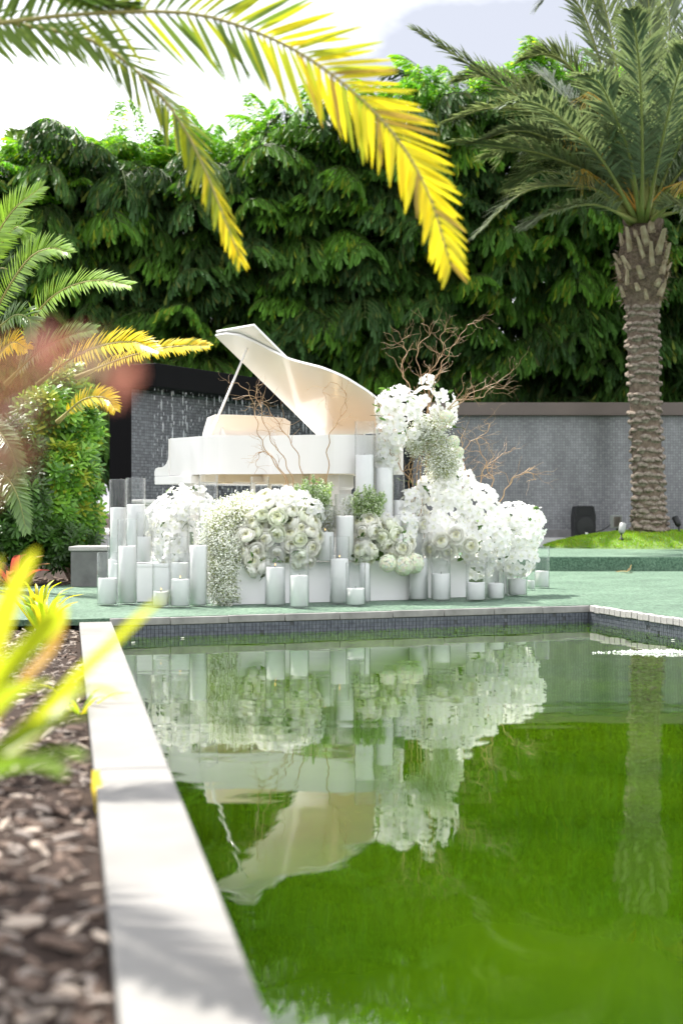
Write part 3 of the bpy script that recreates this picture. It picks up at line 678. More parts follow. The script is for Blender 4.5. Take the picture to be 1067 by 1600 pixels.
def hydrangea_mesh(seed, col):
    r = np.random.default_rng(seed); random.seed(seed); mb = MB()
    for i in range(95):
        z = 1 - 1.55 * (i + .5) / 95; a = i * 2.39996; q = Vector((math.sqrt(1 - z * z) * math.cos(a), math.sqrt(1 - z * z) * math.sin(a), z)); c = q * .44 * U(.92, 1.06)
        s = q.orthogonal().normalized(); b = q.cross(s); rot = U(0, 1.5); cc = tuple(x * U(.9, 1.05) for x in col)
        for j in range(4):
            a2 = rot + j * math.pi / 2; d = s * math.cos(a2) + b * math.sin(a2); e = q.cross(d)
            w_ = .055; mb.add([c, c + d * .06 + e * w_ + q * .012, c + d * .115 + q * U(-.01, .03), c + d * .06 - e * w_ + q * .012], [(0, 1, 2, 3)], cc)
    return mb.mesh('hydrangea_head', LM_rose, True)
HYD = [hydrangea_mesh(40, (.84, .88, .72)), hydrangea_mesh(41, (.86, .88, .80))]
random.seed(11)
def aim(c, d, roll, s):
    return Matrix.Translation(c) @ Vector(d).to_track_quat('Z', 'Y').to_matrix().to_4x4() @ Matrix.Rotation(roll, 4, 'Z') @ Matrix.Diagonal((s, s, s * .95, 1))
def octa_cloud(name, m, P, R, cols):
    """many tiny buds as octahedra, one mesh"""
    P = np.asarray(P); k = len(P); R = np.broadcast_to(np.asarray(R, float), k)
    o = np.array([[1, 0, 0], [-1, 0, 0], [0, 1, 0], [0, -1, 0], [0, 0, 1], [0, 0, -1.]])
    V = (P[:, None, :] + o[None] * R[:, None, None]).reshape(-1, 3)
    tri = np.array([[0, 2, 4], [2, 1, 4], [1, 3, 4], [3, 0, 4], [2, 0, 5], [1, 2, 5], [3, 1, 5], [0, 3, 5]])
    Fc = (np.arange(k)[:, None, None] * 6 + tri[None]).reshape(-1, 3)
    C = np.repeat(np.concatenate([np.broadcast_to(np.asarray(cols, float), (k, 3)), np.ones((k, 1))], 1), 6, 0)
    me = bpy.data.meshes.new(name); me.from_pydata(V.tolist(), [], Fc.tolist())
    a = me.color_attributes.new('Col', 'FLOAT_COLOR', 'POINT'); a.data.foreach_set('color', C.astype(np.float32).ravel()); me.materials.append(m); return me
def baby_breath(parent, blobs, dens, stem_to=None, seed=3):
    """blobs: (px, py, D, rx px, ry px, depth m)"""
    r = np.random.default_rng(seed); P = []; SB = []; SD = []; SL = []
    for (px, py, D, rx, ry, dz) in blobs:
        c = np.array(at(px, py, D)); s = D / F; k = int(dens * rx * ry)
        q = nrm(r.normal(0, 1, (k, 3))) * (r.uniform(0, 1, (k, 1)) ** .42)
        q = q * np.array([rx * s, dz, ry * s]) * (1 + .18 * r.normal(0, 1, (k, 1)))
        clump = r.normal(0, .012, (k, 3)); P.append(c + q + clump)
        kk = k // 5; b = c + q[:kk] * .25; e = c + q[:kk] * 1.02; SB.append(b); SD.append(e - b); SL.append(np.linalg.norm(e - b, axis=1))
    P = np.concatenate(P); g = r.uniform(0, 1, (len(P), 1))
    cols = np.where(g < .80, np.array([[.92, .93, .88]]), np.array([[.50, .55, .32]])) * r.uniform(.9, 1.05, (len(P), 1))
    part('baby_breath', octa_cloud('baby_breath', LM_petal, P, r.uniform(.0045, .0085, len(P)), cols), parent, kind='stuff')
    SB = np.concatenate(SB); SD = np.concatenate(SD); SL = np.concatenate(SL)
    me = leaves_mesh('fine_stems', LM_shrub, SB, SD, r.normal(0, 1, SB.shape), SL, .0045, np.array([.36, .38, .18]) * r.uniform(.7, 1.3, (len(SB), 1)), prof=(.2, 1, .8, .8))
    part('fine_stems', me, parent, kind='stuff')
def blooms(parent, name, meshes, blobs, size, seed, gap=.62, tone=True, up=.15, face=.35, inner=True):
    """place blooms over ellipsoid surfaces (px,py,D,rx,ry,depth m), front and top, spaced apart"""
    rd = random.Random(seed); pts = []
    for lay in ((1.0, .70) if inner else (1.0,)):
        for (px, py, D, rx, ry, dz) in blobs:
            c = at(px, py, D); s = D / F
            for _ in range(260):
                q = Vector((rd.gauss(0, 1), rd.gauss(0, 1), rd.gauss(0, 1))).normalized()
                if q.y > .45: continue
                p = c + Vector((q.x * rx * s, q.y * dz, q.z * ry * s)) * lay
                if lay == 1 and any(((p - at(b[0], b[1], b[2])).x / (b[3] * s)) ** 2 + ((p - at(b[0], b[1], b[2])).z / (b[4] * s)) ** 2 + ((p.y - b[2]) / b[5]) ** 2 < .62 for b in blobs): continue
                if any((p - o).length < size * gap for o in pts): continue
                pts.append(p); d = (q + Vector((0, -face, up)) + Vector((rd.gauss(0, .25), rd.gauss(0, .2), rd.gauss(0, .25)))).normalized()
                part(name, meshes[rd.randrange(len(meshes))], parent, aim(p, d, rd.uniform(0, 6.3), size * rd.uniform(.82, 1.12)))
    return pts
def sprigs(parent, pts, n, seed, ln=.22, spread=.5):
    """stems with leaves showing between the blooms"""
    rd = random.Random(seed); B = []; Dd = []; ex = MB()
    for _ in range(n):
        p = rd.choice(pts) + Vector((rd.uniform(-.06, .06), rd.uniform(-.02, .1), rd.uniform(-.08, .05))); d = Vector((rd.gauss(0, spread), -.4, rd.gauss(.3, spread))).normalized()
        q = p + d * ln * rd.uniform(.5, 1); ex.tube([p, p.lerp(q, .5) + Vector((rd.uniform(-.01, .01), 0, .01)), q], [.004, .0035, .002], 5, (.09, .12, .03))
        for j in range(3): B.append(tuple(p.lerp(q, rd.random()))); Dd.append((rd.gauss(0, 1), rd.gauss(-.3, .6), rd.gauss(.1, .8)))
    k = len(B); r = np.random.default_rng(seed)
    me = leaves_mesh('sprig', LM_shrub, B, Dd, r.normal(0, 1, (k, 3)), r.uniform(.04, .08, k), .026, np.array([.07, .15, .03]) * r.uniform(.6, 1.5, (k, 1)), extra=ex)
    part('sprig', me, parent, kind='stuff')
def green_spray(parent, px, py, D, wpx, hpx, n, seed):
    """upright plumes of small pale green buds fanning from the bottom"""
    r = random.Random(seed); P = []; C = []; ex = MB(); s = D / F; b0 = at(px, py + hpx * .5, D); B = []; Dd = []
    for _ in range(n):
        fx = r.uniform(-1, 1); tip = at(px + fx * wpx * .5, py - hpx * .5 * (1 - .5 * abs(fx) ** 1.5) + r.uniform(0, .35) * hpx, D + r.uniform(-.12, .12))
        st = b0 + Vector((fx * wpx * s * .25, r.uniform(-.05, .05), 0)); ex.tube([st, st.lerp(tip, .5), tip], [.004, .003, .0015], 4, (.14, .22, .06))
        for j in range(46):
            t_ = r.uniform(.25, 1); p = st.lerp(tip, t_); w_ = .034 * (1.15 - t_); P.append((p.x + r.gauss(0, w_), p.y + r.gauss(0, w_), p.z + r.gauss(0, w_)))
            w = r.random(); C.append((.80, .86, .68) if w < .5 else ((.55, .68, .34) if w < .85 else (.35, .5, .2)))
        for j in range(7): B.append(tuple(st.lerp(tip, r.uniform(.1, .9)))); Dd.append((r.gauss(0, 1), r.gauss(0, 1), r.uniform(.2, 1.2)))
    k = len(P); rr_ = np.random.default_rng(seed)
    part('buds', octa_cloud('buds', LM_petal, P, rr_.uniform(.005, .010, k), C), parent, kind='stuff')
    kk = len(B); me = leaves_mesh('leafy_stems', LM_shrub, B, Dd, rr_.normal(0, 1, (kk, 3)), rr_.uniform(.04, .07, kk), .014, np.array([.34, .48, .18]) * rr_.uniform(.7, 1.3, (kk, 1)), extra=ex)
    part('leafy_stems', me, parent, kind='stuff')
def willow(parent, paths, seed, r0=.011, twigs=9, tl=(.12, .34), m=None):
    """curly willow: each path is (px,py,D) points; wiggly twigs grow from it"""
    rd = random.Random(seed)
    def curly(p, d, n, step, curl):
        out_ = [p.copy()]; ax = Vector((rd.gauss(0, .35), rd.gauss(0, 1), rd.gauss(0, .35))).normalized(); ph = rd.uniform(0, 6); fr = rd.uniform(.55, .95)
        for i in range(n):
            d = Matrix.Rotation(curl * math.sin(ph + i * fr) + rd.gauss(0, .10), 3, ax) @ d; p = p + d * step; out_.append(p.copy())
        return out_
    for path in paths:
        base = cat_rom([at(*q) for q in path], 6 * len(path)); mb = MB(); n = len(base)
        ph = rd.uniform(0, 6)
        pts = [b + Vector((math.sin(ph + i * 1.1), math.cos(ph * 2 + i * .9) * .6, math.sin(ph * 3 + i * .8) * .5)) * .011 * min(1, i / 4) for i, b in enumerate(base)]
        mb.tube(pts, [r0 * (1 - .72 * i / (n - 1)) for i in range(n)], 6)
        for _ in range(twigs):
            i = rd.randrange(n // 4, n - 1); T = (pts[i + 1] - pts[i]).normalized(); d = (T + Vector((rd.gauss(0, .7), rd.gauss(0, .5), rd.gauss(.2, .5)))).normalized()
            ln = rd.uniform(*tl); st = .022; k = max(5, int(ln / st)); tw = curly(pts[i], d, k, st, .36)
            ra = r0 * (1 - .72 * i / n) * .62; mb.tube(tw, [ra * (1 - .6 * j / k) for j in range(k + 1)], 5)
            if rd.random() < .7:
                j = rd.randrange(2, k); d2 = (tw[j] - tw[j - 1]).normalized() + Vector((rd.gauss(0, .8), rd.gauss(0, .4), rd.gauss(.2, .6))); k2 = max(4, k // 2)
                t2 = curly(tw[j], d2.normalized(), k2, st, .45); mb.tube(t2, [ra * .6 * (1 - .5 * q / k2) for q in range(k2 + 1)], 5)
        build(mb, 'willow_branch', m or M_willow, parent, smooth=True)

FG = 'white flower arrangements around the piano'
# left orchids
A = root('flower_arrangement', 'white orchids and roses at the left end beside the tall cylinders', 'flowers', at(275, 879, 12.8), FG)
pts = blooms(A, 'orchid_bloom', ORCH, [(280, 800, 12.85, 30, 38, .16), (262, 835, 12.75, 28, 38, .15), (310, 790, 12.95, 22, 26, .14), (265, 862, 12.68, 22, 18, .10), (248, 806, 12.85, 16, 20, .1)], .115, 51)
sprigs(A, pts, 8, 52)
m_ = MB(); m_.box(at(275, 850, 12.85), (.3, .22, .22)); build(m_, 'floral_foam', M_stem, A)
# baby breath cascade
A = root('flower_arrangement', 'cascade of baby breath spilling to the turf left of the roses', 'flowers', at(345, 945, 12.05), FG)
baby_breath(A, [(360, 806, 12.35, 40, 26, .18), (340, 838, 12.22, 30, 40, .15), (350, 870, 12.12, 26, 40, .12), (345, 905, 12.05, 26, 34, .10), (352, 930, 12.02, 24, 18, .08), (372, 786, 12.5, 30, 14, .16), (300, 925, 12.2, 10, 7, .05), (385, 780, 12.6, 22, 12, .14)], 3.0, seed=4)
# rose dome
A = root('flower_arrangement', 'large round dome of white roses in front of the piano', 'flowers', at(430, 880, 12.32), FG)
RB = [(430, 826, 12.45, 62, 52, .26), (392, 850, 12.30, 26, 36, .15), (470, 840, 12.38, 28, 42, .16), (400, 882, 12.16, 15, 12, .06)]
pts = blooms(A, 'rose', ROSES, RB, .132, 61, gap=.66)
sprigs(A, pts, 26, 62, .16)
blooms(A, 'orchid_bloom', ORCH, [(450, 782, 12.4, 34, 16, .14), (412, 792, 12.4, 24, 14, .12), (488, 800, 12.4, 14, 18, .1)], .105, 63, gap=.6)
m_ = MB(); m_.lathe([(0, 0), (.14, 0), (.17, .1), (.15, .2), (.0, .24)], 12, at(430, 878, 12.55)); build(m_, 'floral_foam', M_stem, A)
# green sprays
A = root('green_spray', 'spray of pale green buds rising right behind the rose dome', 'foliage', at(488, 802, 12.55), FG)
green_spray(A, 490, 772, 12.55, 66, 66, 40, 71)
baby_breath(A, [(505, 812, 12.6, 24, 30, .1)], 2.6, seed=72)
A = root('green_spray', 'spray of pale green buds above the middle roses', 'foliage', at(575, 825, 12.65), FG)
green_spray(A, 574, 785, 12.65, 60, 62, 40, 73)
baby_breath(A, [(548, 800, 12.7, 14, 26, .1)], 2.2, seed=74)
# middle roses and hydrangea
A = root('flower_arrangement', 'white roses with hydrangea hanging over the middle platform edge', 'flowers', at(600, 880, 12.66), FG)
pts = blooms(A, 'rose', ROSES, [(575, 826, 12.62, 20, 16, .1), (600, 835, 12.66, 24, 20, .12), (622, 852, 12.66, 20, 18, .1), (568, 862, 12.55, 16, 14, .08)], .135, 81, gap=.66)
for (px, py, D, s) in [(606, 880, 12.5, .17), (630, 884, 12.54, .19), (646, 880, 12.62, .2), (628, 845, 12.62, .17), (640, 820, 12.8, .16)]:
    part('hydrangea_head', HYD[0 if py > 860 else 1], A, aim(at(px, py, D), Vector((U(-.3, .3), -1, U(-.1, .5))).normalized(), U(0, 6), s))
sprigs(A, pts, 16, 82, .14)
blooms(A, 'orchid_bloom', ORCH, [(632, 826, 12.72, 18, 24, .1), (606, 818, 12.7, 18, 12, .1), (640, 790, 12.95, 12, 24, .08)], .11, 83, gap=.6)
m_ = MB(); m_.box(at(600, 858, 12.78), (.26, .16, .2)); build(m_, 'floral_foam', M_stem, A)
# tall column
A = root('flower_arrangement', 'tall column of orchids and baby breath with upright curly willow', 'flowers', at(660, 872, 13.2), FG)
p1 = blooms(A, 'orchid_bloom', ORCH, [(622, 640, 12.95, 34, 34, .17), (612, 672, 12.9, 22, 36, .13), (606, 712, 12.9, 14, 28, .09), (664, 632, 13.2, 20, 26, .12), (694, 640, 13.22, 18, 26, .12), (668, 604, 13.25, 8, 20, .05), (706, 730, 13.2, 13, 28, .1), (640, 665, 13.0, 22, 30, .12)], .115, 91)
for (px, py, D, s) in [(697, 652, 13.08, .15), (708, 690, 13.12, .13), (684, 668, 13.05, .13), (716, 706, 13.15, .11)]:
    part('hydrangea_head', HYD[0], A, aim(at(px, py, D), (U(-.2, .4), -1, .2), U(0, 6), s))
baby_breath(A, [(670, 676, 13.05, 30, 30, .14), (690, 722, 13.05, 28, 32, .14), (650, 690, 13.0, 18, 26, .1)], 3.0, seed=92)
sprigs(A, p1, 16, 93)
willow(A, [[(650, 872, 13.2), (645, 800, 13.2), (655, 720, 13.2), (668, 640, 13.2), (655, 580, 13.2), (652, 545, 13.2), (672, 520, 13.2), (660, 505, 13.2)],
           [(655, 872, 13.2), (658, 790, 13.2), (660, 700, 13.2), (676, 610, 13.15), (690, 570, 13.15), (705, 545, 13.15), (722, 520, 13.15), (735, 505, 13.15), (748, 500, 13.15)],
           [(652, 872, 13.25), (640, 760, 13.2), (650, 680, 13.2), (640, 610, 13.2), (628, 580, 13.2), (634, 548, 13.2), (628, 532, 13.2), (640, 524, 13.2)],
           [(660, 872, 13.2), (665, 740, 13.2), (690, 655, 13.1), (715, 632, 13.1), (745, 610, 13.1), (775, 598, 13.1), (802, 577, 13.1)],
           [(658, 872, 13.2), (668, 730, 13.2), (696, 645, 13.1), (720, 625, 13.1), (750, 622, 13.1), (768, 606, 13.1), (786, 608, 13.1)],
           [(655, 872, 13.15), (648, 770, 13.1), (625, 730, 13.0), (606, 700, 12.95), (600, 680, 12.95), (590, 665, 12.95)],
           [(656, 872, 13.15), (650, 780, 13.1), (640, 730, 13.05), (655, 690, 13.0), (690, 670, 13.0), (712, 650, 13.0)],
           [(662, 872, 13.25), (664, 760, 13.2), (672, 650, 13.2), (668, 590, 13.2), (690, 555, 13.2), (690, 520, 13.2), (712, 512, 13.2)]], 94, .0056, 17, (.12, .32))
# right orchid mound
A = root('flower_arrangement', 'wide mound of white orchids spreading right towards the date palm', 'flowers', at(750, 930, 13.4), FG)
OB = [(690, 785, 13.2, 44, 46, .25), (738, 805, 13.25, 42, 50, .25), (690, 832, 13.0, 36, 36, .2), (752, 845, 13.1, 42, 40, .22), (800, 832, 13.5, 40, 46, .25), (826, 822, 13.8, 22, 30, .2), (806, 874, 13.4, 30, 24, .16), (745, 884, 13.35, 26, 16, .1), (720, 760, 13.3, 26, 22, .18)]
p1 = blooms(A, 'orchid_bloom', ORCH, OB, .125, 101, gap=.56)
for (px, py, D) in [(690, 846, 12.74), (712, 836, 12.74), (672, 858, 12.78), (735, 852, 12.78), (700, 862, 12.76), (662, 820, 12.9)]:
    part('rose', random.choice(ROSES), A, aim(at(px, py, D), (U(-.3, .3), -1, U(-.1, .4)), U(0, 6), U(.12, .15)))
sprigs(A, p1, 34, 102, .2, .7)
willow(A, [[(735, 800, 13.4), (730, 745, 13.4), (722, 715, 13.4), (735, 690, 13.4), (755, 686, 13.4), (770, 710, 13.4)],
           [(752, 800, 13.4), (748, 760, 13.4), (758, 722, 13.4), (745, 690, 13.4), (765, 668, 13.4), (756, 658, 13.4)],
           [(775, 800, 13.5), (785, 775, 13.5), (800, 750, 13.5), (822, 738, 13.5), (836, 748, 13.5), (820, 753, 13.5)],
           [(762, 800, 13.45), (770, 750, 13.45), (760, 730, 13.45), (785, 710, 13.45), (805, 700, 13.45)],
           [(740, 800, 13.35), (722, 760, 13.35), (712, 720, 13.35), (722, 690, 13.35), (716, 672, 13.35)]], 103, .0056, 15, (.10, .30))
m_ = MB(); m_.lathe([(0, 0), (.13, 0), (.15, .3), (.16, .55), (.1, .7), (0, .74)], 14, (at(745, 920, 13.85).x, 13.85, .006)); build(m_, 'floral_foam', M_stem, A)
# willow in front of the piano
A = root('willow_arrangement', 'bare curly willow branches standing in front of the piano rim', 'branches', at(455, 800, 12.55), FG)
willow(A, [[(455, 800, 12.6), (445, 750, 12.6), (420, 710, 12.55), (405, 680, 12.5), (400, 650, 12.5), (390, 615, 12.5), (372, 600, 12.5), (355, 598, 12.5)],
           [(465, 800, 12.6), (455, 745, 12.6), (440, 710, 12.55), (425, 690, 12.5), (410, 650, 12.5), (400, 610, 12.5), (408, 600, 12.5)],
           [(470, 800, 12.62), (472, 740, 12.6), (460, 700, 12.55), (440, 670, 12.55), (420, 640, 12.55), (395, 620, 12.5), (362, 622, 12.5)],
           [(500, 800, 12.6), (512, 745, 12.58), (512, 700, 12.55), (520, 670, 12.5), (540, 640, 12.5), (538, 612, 12.5), (520, 597, 12.5), (506, 610, 12.5), (512, 640, 12.5)],
           [(462, 800, 12.6), (452, 760, 12.55), (430, 720, 12.5), (410, 705, 12.5), (402, 720, 12.5), (400, 742, 12.5)]], 113, .0056, 13, (.08, .26))

# ------------------------------------------------------------------ tall weeping hedge
def hedge_frond(seed, droopy, bright, lm=None):
    """bipinnate arching frond along +Y, length about 2.2, with wedge leaflets hanging from the side stalks"""
    r = random.Random(seed); B = []; Dd = []; N = []; Ls = []; C = []; ex = MB()
    main = [Vector((.06 * math.sin(i * .7 + seed), 2.2 * i / 10 * (1 - .12 * droopy * (i / 10)), (.75 * i / 10 - (.75 + .55 * droopy) * (i / 10) ** 2.2))) for i in range(11)]
    ex.tube(main, [.022 * (1 - .07 * i) for i in range(11)], 4, (.06, .09, .025), cap=False)
    for i in range(13):
        t = .18 + .80 * i / 12; x = t * 10; j = min(int(x), 9); p = main[j].lerp(main[j + 1], x - j); T = (main[j + 1] - main[j]).normalized()
        for sg in (-1, 1):
            ln = (.80 if t < .7 else .80 - (t - .7) * 1.5) * r.uniform(.75, 1.1)
            d = (T * .55 + Vector((sg * .9, 0, r.uniform(-.05, .25)))).normalized(); side = [p]
            q = p
            for s_ in range(5): d = (d + Vector((0, 0, -.20 - .12 * droopy))).normalized(); q = q + d * ln / 5; side.append(q)
            ex.tube(side, [.008 * (1 - .14 * k) for k in range(6)], 3, (.07, .11, .03), cap=False)
            for k in range(16):
                y = .4 + 4.6 * (k + .5) / 16; a = min(int(y), 4); b = side[a].lerp(side[a + 1], y - a); tt = (side[a + 1] - side[a]).normalized()
                nn_ = tt.cross(Vector((0, 0, 1))); nn_ = nn_.normalized() if nn_.length > .05 else Vector((1, 0, 0))
                dd = (tt * .6 + nn_ * (1 if k % 2 else -1) * r.uniform(.3, .75) + Vector((r.gauss(0, .15), r.gauss(0, .15), -.75 - .4 * droopy))).normalized()
                B.append(tuple(b)); Dd.append(tuple(dd)); N.append((r.gauss(0, .6), -1 + r.gauss(0, .5), r.gauss(.6, .5))); Ls.append(r.uniform(.17, .30))
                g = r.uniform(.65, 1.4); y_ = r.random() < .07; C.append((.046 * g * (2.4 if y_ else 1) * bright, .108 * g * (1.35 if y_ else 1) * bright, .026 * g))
    return leaves_mesh('frond', lm or LM_hedge, B, Dd, N, Ls, np.array(Ls) * .24, C, droop=.06, prof=(.4, .62, .78, 1), fold=.12, extra=ex)
HF = [hedge_frond(i, [0.7, 1.0, .4, .9, .6][i], [1.6, 1.0, 2.2, 1.3, .9][i]) for i in range(5)]
HTOP = [hedge_frond(10 + i, .15, 4.2, LM_htop) for i in range(2)]  # leaf colour raised to paint in the backlit sun glow along the hedge top
random.seed(21)
tops = [(-8.6, 8.0), (-7.0, 7.6), (-5.6, 8.4), (-4.0, 8.2), (-2.4, 8.3), (-.7, 8.9), (1.0, 9.2), (2.6, 9.6), (4.2, 9.6), (5.9, 9.4), (7.5, 9.0)]
for (cx, zt) in tops:
    cy_ = 29.3 + U(-.3, .3)
    T = root('weeping_palm', 'tall dark green weeping palm in the dense hedge behind the walls', 'palm tree', (cx, cy_, .34), 'palms of the tall hedge')
    m_ = MB()
    for k in range(5):
        bx, by = cx + U(-.5, .5), cy_ + U(-.3, .5); m_.tube([(bx, by, .3), (bx + U(-.2, .2), by, zt * .5), (bx + U(-.5, .5), by - .1, zt - .8)], [.07, .06, .04], 7)
    build(m_, 'stems', M_bark, T, smooth=True)
    for k in range(78):
        z = 1.6 + (zt - 2.1) * ((k + U(0, 1)) / 78); a = random.gauss(0, .95); back = k % 4 == 3
        d = Vector((math.sin(a), -math.cos(a), 0)); p = Vector((cx + U(-.8, .8), cy_ + (U(.3, 1.0) if back else U(-.5, .2)), z))
        M = Matrix.Translation(p) @ Matrix.Rotation(math.atan2(-d.x, d.y), 4, 'Z') @ Matrix.Rotation(math.radians(U(-12, 28)), 4, 'X') @ Matrix.Rotation(math.radians(U(-18, 18)), 4, 'Y') @ Matrix.Scale(U(.8, 1.12), 4)
        part('frond', random.choice(HF), T, M)
    for k in range(22):
        M = Matrix.Translation((cx + U(-1.1, 1.1), cy_ + U(1.0, 1.7), 2.0 + (zt - 3.2) * (k + .5) / 22)) @ Matrix.Rotation(math.pi + random.gauss(0, .5), 4, 'Z') @ Matrix.Rotation(math.radians(U(-10, 25)), 4, 'X') @ Matrix.Scale(1.35, 4)
        part('frond', random.choice(HF), T, M)
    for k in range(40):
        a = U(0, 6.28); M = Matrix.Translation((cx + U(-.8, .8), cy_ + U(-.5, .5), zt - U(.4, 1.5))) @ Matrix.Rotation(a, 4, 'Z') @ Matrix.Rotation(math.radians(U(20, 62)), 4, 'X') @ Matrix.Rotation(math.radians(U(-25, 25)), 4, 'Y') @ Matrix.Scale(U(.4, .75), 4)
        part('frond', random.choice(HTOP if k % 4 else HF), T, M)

# ------------------------------------------------------------------ palm fronds
def pinnate(parent, path, n, length, width, colf, rach_r=.018, rm=None, vee=22, a0=68, a1=22, start=.14, droop=.12, up=Vector((0, 0, 1)), lm=None, jit=.12):
    """one frond: stalk part with its leaflets as a sub-part"""
    m_ = MB(); k = len(path); m_.tube(path, [rach_r * (1 - .8 * i / (k - 1)) * (1 + .9 * max(0, 1 - i / k * 6)) for i in range(k)], 6)
    st = build(m_, 'frond', rm or M_petiole, parent, smooth=True)
    B, Dd, N, Ls, T_ = frond_leaves(path, n, length, a0, a1, vee, start, up, jit)
    cols = np.array([colf(t_) for t_ in T_])
    part('leaflets', leaves_mesh('leaflets', lm or LM_palm, B, Dd, N, Ls, width, cols, droop=droop, prof=(.25, 1, .65, .85), fold=.22), st, kind='stuff'); return st
def gcol(base, var=.25):
    def f(t_): g = U(1 - var, 1 + var); return tuple(c * g for c in base)
    return f
# date palm at the right
DP = 24.0
TB = at(1013, 832, DP); T = root('date_palm', 'large date palm with rough ringed trunk on the grass mound', 'palm tree', (TB.x, TB.y, TB.z))
axis = cat_rom([at(1014, 842, DP), at(1012, 760, DP), at(1007, 640, DP), at(1003, 520, DP), at(1002, 430, DP), at(1004, 345, DP)], 40)
rad = [.325, .30, .285, .275, .27, .265, .265, .265, .265, .27, .27, .29, .38, .43, .42, .37, .29]
radf = lambda t_: rad[min(int(t_ * 16), 15)] * (1 - (t_ * 16) % 1) + rad[min(int(t_ * 16) + 1, 16)] * ((t_ * 16) % 1)
m_ = MB(); m_.tube(axis, [radf(i / 39) * .94 for i in range(40)], 22); build(m_, 'trunk', M_bark, T, smooth=True)
axp = lambda t_: axis[min(int(t_ * 39), 38)].lerp(axis[min(int(t_ * 39), 38) + 1], t_ * 39 - min(int(t_ * 39), 38))
def boot_mesh(seed):
    r = random.Random(seed); m_ = MB(); vs = []; nx = 7           # ledge: X across, Y out, Z up
    for i in range(nx):
        a = i / (nx - 1) * 2 - 1; w_ = 1 - a * a
        vs += [(a * .13, -.03, -.085 * (w_ * .8 + .2) + r.uniform(-.006, .006)), (a * .125, .012 + .055 * w_ ** .7 + r.uniform(-.008, .008), .005 * w_ - .02 + r.uniform(-.008, .008)), (a * .12, .008 + .05 * w_ ** .7, .028 * w_ + r.uniform(-.006, .006)), (a * .125, -.03, .05 * w_ + .01)]
    fs = [(i * 4 + j, i * 4 + j + 1, i * 4 + 5 + j, i * 4 + 4 + j) for i in range(nx - 1) for j in range(3)]
    m_.add(vs, fs); return m_.mesh('leaf_scar', M_boot, False)
BT = [boot_mesh(i) for i in range(4)]
def on_trunk(t_, a, out=0, tilt=0, s=1):
    c = axp(t_); r = radf(t_) * .94 + out; o = Vector((math.cos(a), math.sin(a), 0)); x = Vector((-o.y, o.x, 0)) * -1
    R_ = Matrix((x, o, Vector((0, 0, 1)))).transposed().to_4x4()
    return Matrix.Translation(c + o * r) @ R_ @ Matrix.Rotation(tilt, 4, 'X') @ Matrix.Scale(s, 4)
rows = 29
for i in range(rows):
    t_ = .02 + .68 * i / rows
    for j in range(9):
        a = 2 * math.pi * (j + .5 * (i % 2) + U(-.08, .08)) / 9
        if math.sin(a) > .45: continue                       # the far side is not seen
        part('leaf_scar', random.choice(BT), T, on_trunk(t_ + U(-.007, .007), a, U(-.02, .004), U(-.3, .2), 1) @ Matrix.Rotation(U(-.16, .16), 4, 'Y') @ Matrix.Diagonal((U(.66, .98), U(.6, 1.15), U(.8, 1.2), 1)))
def stub_mesh(seed, ln):
    r = random.Random(seed); m_ = MB(); vs = []
    for i, (z, w_, th) in enumerate([(-.05, .10, .05), (ln * .45, .075, .04), (ln, .055, .022)]):
        y = .02 + .16 * z
        vs += [(-w_, y - th * .4, z + r.uniform(-.02, .02)), (-w_ * .5, y + th, z + r.uniform(-.01, .01)), (w_ * .5, y + th, z + r.uniform(-.01, .03)), (w_, y - th * .4, z + r.uniform(-.02, .02))]
    m_.add(vs, [(i * 4 + j, i * 4 + (j + 1) % 4, i * 4 + 4 + (j + 1) % 4, i * 4 + 4 + j) for i in range(2) for j in range(4)] + [(8, 9, 10, 11)]); return m_.mesh('cut_stub', M_stub, False)
SB_ = [stub_mesh(i, [.2, .28, .36, .16][i]) for i in range(4)]
for i in range(46):
    t_ = .70 + .26 * i / 46; a = i * 2.4 + U(-.2, .2)
    if math.sin(a) > .5: continue
    part('cut_stub', random.choice(SB_ if t_ > .8 or i < 6 else [SB_[0], SB_[3]]), T, on_trunk(t_, a, -.02, U(-.45, .05), 1) @ Matrix.Rotation(U(-.35, .35), 4, 'Y') @ Matrix.Diagonal((U(.45, .95), U(.6, 1.2), U(.5, 1.15), 1)))
# shaggy fibre over the bulge
k = 900; tt = rng.uniform(.70, .99, k); aa = rng.uniform(math.pi * .95, math.pi * 2.05, k); B = []; Dd = []
for a_, b_ in zip(tt, aa):
    c = axp(a_); o = Vector((math.cos(b_), math.sin(b_), 0)); q = c + o * radf(a_) * .93; B.append(tuple(q)); Dd.append((o.x * .25 - o.y * U(-1, 1), o.y * .25 + o.x * U(-1, 1), U(-.5, .6)))
part('trunk_fibre', leaves_mesh('trunk_fibre', LM_palm, B, Dd, rng.normal(0, 1, (k, 3)), rng.uniform(.06, .2, k), .012, np.array([.22, .165, .115]) * rng.uniform(.5, 1.4, (k, 1))), T, kind='stuff')
